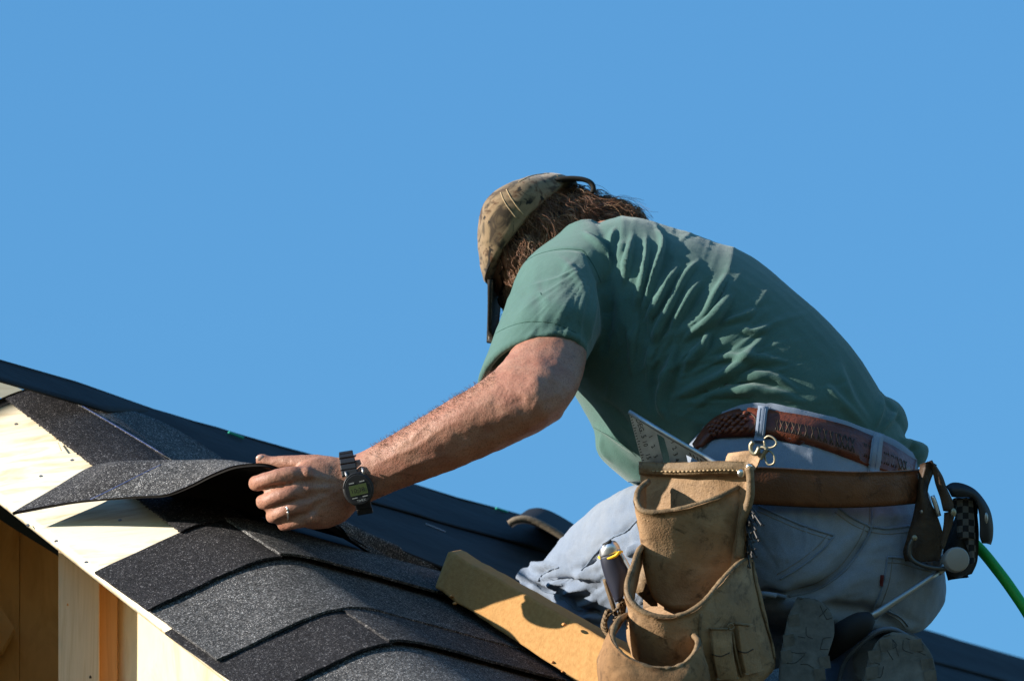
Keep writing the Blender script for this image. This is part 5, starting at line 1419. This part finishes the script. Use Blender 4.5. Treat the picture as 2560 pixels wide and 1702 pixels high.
zpatch([[(520, 150), (560, 150), (600, 170)], [(560, 240), (620, 240), (680, 300)], [(600, 380), (660, 380), (730, 430)], [(660, 560), (730, 560), (800, 590)], [(690, 680), (750, 690), (805, 690)]], ZH + 0.008, -0.005, "front_strap", "holster", ho, 0.004)
zpatch([[(700, 700), (760, 690), (820, 700)], [(690, 830), (740, 840), (790, 830)], [(670, 960), (710, 970), (745, 960)], [(650, 1090), (680, 1100), (705, 1090)]], ZH + 0.012, -0.005, "side_flap", "holster", ho, 0.004)
new_mesh("wire_loop", *tube([L(*zA(x, y), ZH + 0.022) for x, y in ((375, 975), (330, 1050), (320, 1150), (360, 1220), (450, 1270), (560, 1300), (660, 1310), (760, 1310))], 0.0032, 8, 5), MAT["iron"], ho)
new_mesh("rivet", *ellipsoid(L(*zA(376, 975), ZH + 0.024), 0.004, 0.004, 0.003, 10, 6), MAT["brass"], ho)
new_mesh("rivet", *ellipsoid(L(*zA(465, 690), ZH + 0.010), 0.004, 0.004, 0.003, 10, 6), MAT["steel"], ho)
new_mesh("rivet", *ellipsoid(L(*zA(800, 700), ZH + 0.019), 0.004, 0.006, 0.003, 10, 6), MAT["brass"], ho)
new_mesh("steel_clip", *tube([L(*zA(x, y), ZH + 0.004) for x, y in ((570, 515), (600, 600), (645, 740))], [0.003, 0.0035, 0.003], 6, 3), MAT["zinc"], ho)
hm = empty("hammer", L(2330, 1440, 0.15))
tag(hm, "steel hammer with a black rubber grip hanging across the jeans", "hammer")
z8b = lambda u, v: (1860 + u / 2.234, 1000 + v / 2.234)
hc = L(2393, 1398, 0.165)
n_ = 24; V = []; F = []
for (r, z) in ((0.60, -0.075), (0.62, -0.030), (0.78, -0.018), (1.0, -0.010), (1.0, -0.001), (0.93, 0.002)):
    for t in np.linspace(0, 2 * math.pi, n_, endpoint=False): V.append(hc + A([0.0165 * r * math.cos(t), 0.0168 * r * math.sin(t), z]) + A([-0.25, -0.1, 0]) * (-z) )
for i in range(5):
    for j in range(n_):
        k = (j + 1) % n_; F.append((i * n_ + j, i * n_ + k, (i + 1) * n_ + k, (i + 1) * n_ + j))
F += [tuple(range(5 * n_, 6 * n_)), tuple(range(n_ - 1, -1, -1))]
hd_ = new_mesh("head", V, F, MAT["steel_face"], hm); bevel(hd_, 0.001, 2)
new_mesh("claw", *tube([hc + A([-0.02, -0.008, -0.075]), hc + A([-0.03, -0.01, -0.11]), hc + A([-0.035, -0.03, -0.14])], [0.011, 0.010, 0.004], 8, 4), MAT["steel_face"], hm)
new_mesh("neck", *tube([hc + A([-0.008, -0.006, -0.03]), L(*z8b(1120, 930), 0.135), L(*z8b(1085, 962), 0.142)], [0.0085, 0.006, 0.0045], 8, 3), MAT["steel"], hm)
new_mesh("shaft", *tube([L(*z8b(1088, 958), 0.142), L(*z8b(900, 1085), 0.170), L(*z8b(695, 1222), 0.185)], [0.0036, 0.0040, 0.0062], 8, 4), MAT["steel"], hm)
new_mesh("grip", *tube([L(*z8b(712, 1208), 0.184), L(*z8b(660, 1245), 0.186), L(*z8b(560, 1310), 0.172), L(*z8b(470, 1372), 0.150), L(*z8b(380, 1430), 0.12)], [0.0085, 0.0165, 0.0190, 0.0190, 0.018], 14, 5), MAT["rubber"], hm)
tp = empty("tape_pouch", L(2420, 1450, 0.10))
tag(tp, "black pouch with a checkered front and curved black flap on the right hip", "pouch")
ZT = 0.105
zpatch([[(800, 545), (930, 540), (1040, 540)], [(830, 700), (940, 700), (1060, 700)], [(760, 900), (930, 900), (1075, 880)], [(690, 1080), (900, 1090), (1075, 1080)], [(690, 1250), (880, 1280), (1055, 1240)], [(740, 1440), (860, 1410), (1000, 1370)]], ZT - 0.015, -0.035, "pouch_body", "black", tp, 0.01)
zpatch([[(808, 550), (900, 546), (1008, 548)], [(830, 700), (930, 704), (1024, 700)], [(836, 860), (935, 862), (1035, 858)], [(836, 985), (935, 990), (1040, 985)]], ZT + 0.004, -0.005, "checkered_front", "checker", tp, 0.004, 0.0003)
zpatch([[(900, 990), (970, 985), (1042, 985)], [(950, 1090), (1000, 1090), (1044, 1080)], [(975, 1180), (1010, 1180), (1042, 1170)], [(970, 1260), (1005, 1260), (1036, 1235)]], ZT + 0.004, -0.005, "checkered_side", "checker", tp, 0.003, 0.0003)
new_mesh("flap", *sheet(A([[L(*zA(x, y), ZT - 0.03), L(*zA(x * 0.985 + 10, y * 0.99 + 8), ZT + 0.012), L(*zA(xi, yi), ZT + 0.016)] for (x, y), (xi, yi) in zip(catmull([(740, 445), (800, 412), (900, 425), (1010, 480), (1100, 580), (1165, 700), (1192, 840), (1190, 960), (1170, 1040)], 4), catmull([(780, 530), (830, 535), (900, 535), (980, 535), (1040, 590), (1075, 700), (1085, 840), (1085, 960), (1110, 1035)], 4))]), 0.005), MAT["black"], tp)
new_mesh("snap", *ellipsoid(L(*zA(1155, 760), ZT + 0.016), 0.003, 0.008, 0.003, 10, 6), MAT["steel"], tp)
hs = new_mesh("air_hose", *tube([L(2405, 1330, 0.02), L(2452, 1374, 0.04), L(2490, 1420, 0.05), L(2530, 1474, 0.06), L(2580, 1552, 0.07), L(2650, 1690, 0.05), L(2700, 1850, -0.1)], 0.0076, 14, 8), MAT["hose"], None)
tag(hs, "bright green air hose curving away from behind the right hip", "hose")

for o in bpy.data.objects:
    if "_o" in o: del o["_o"]
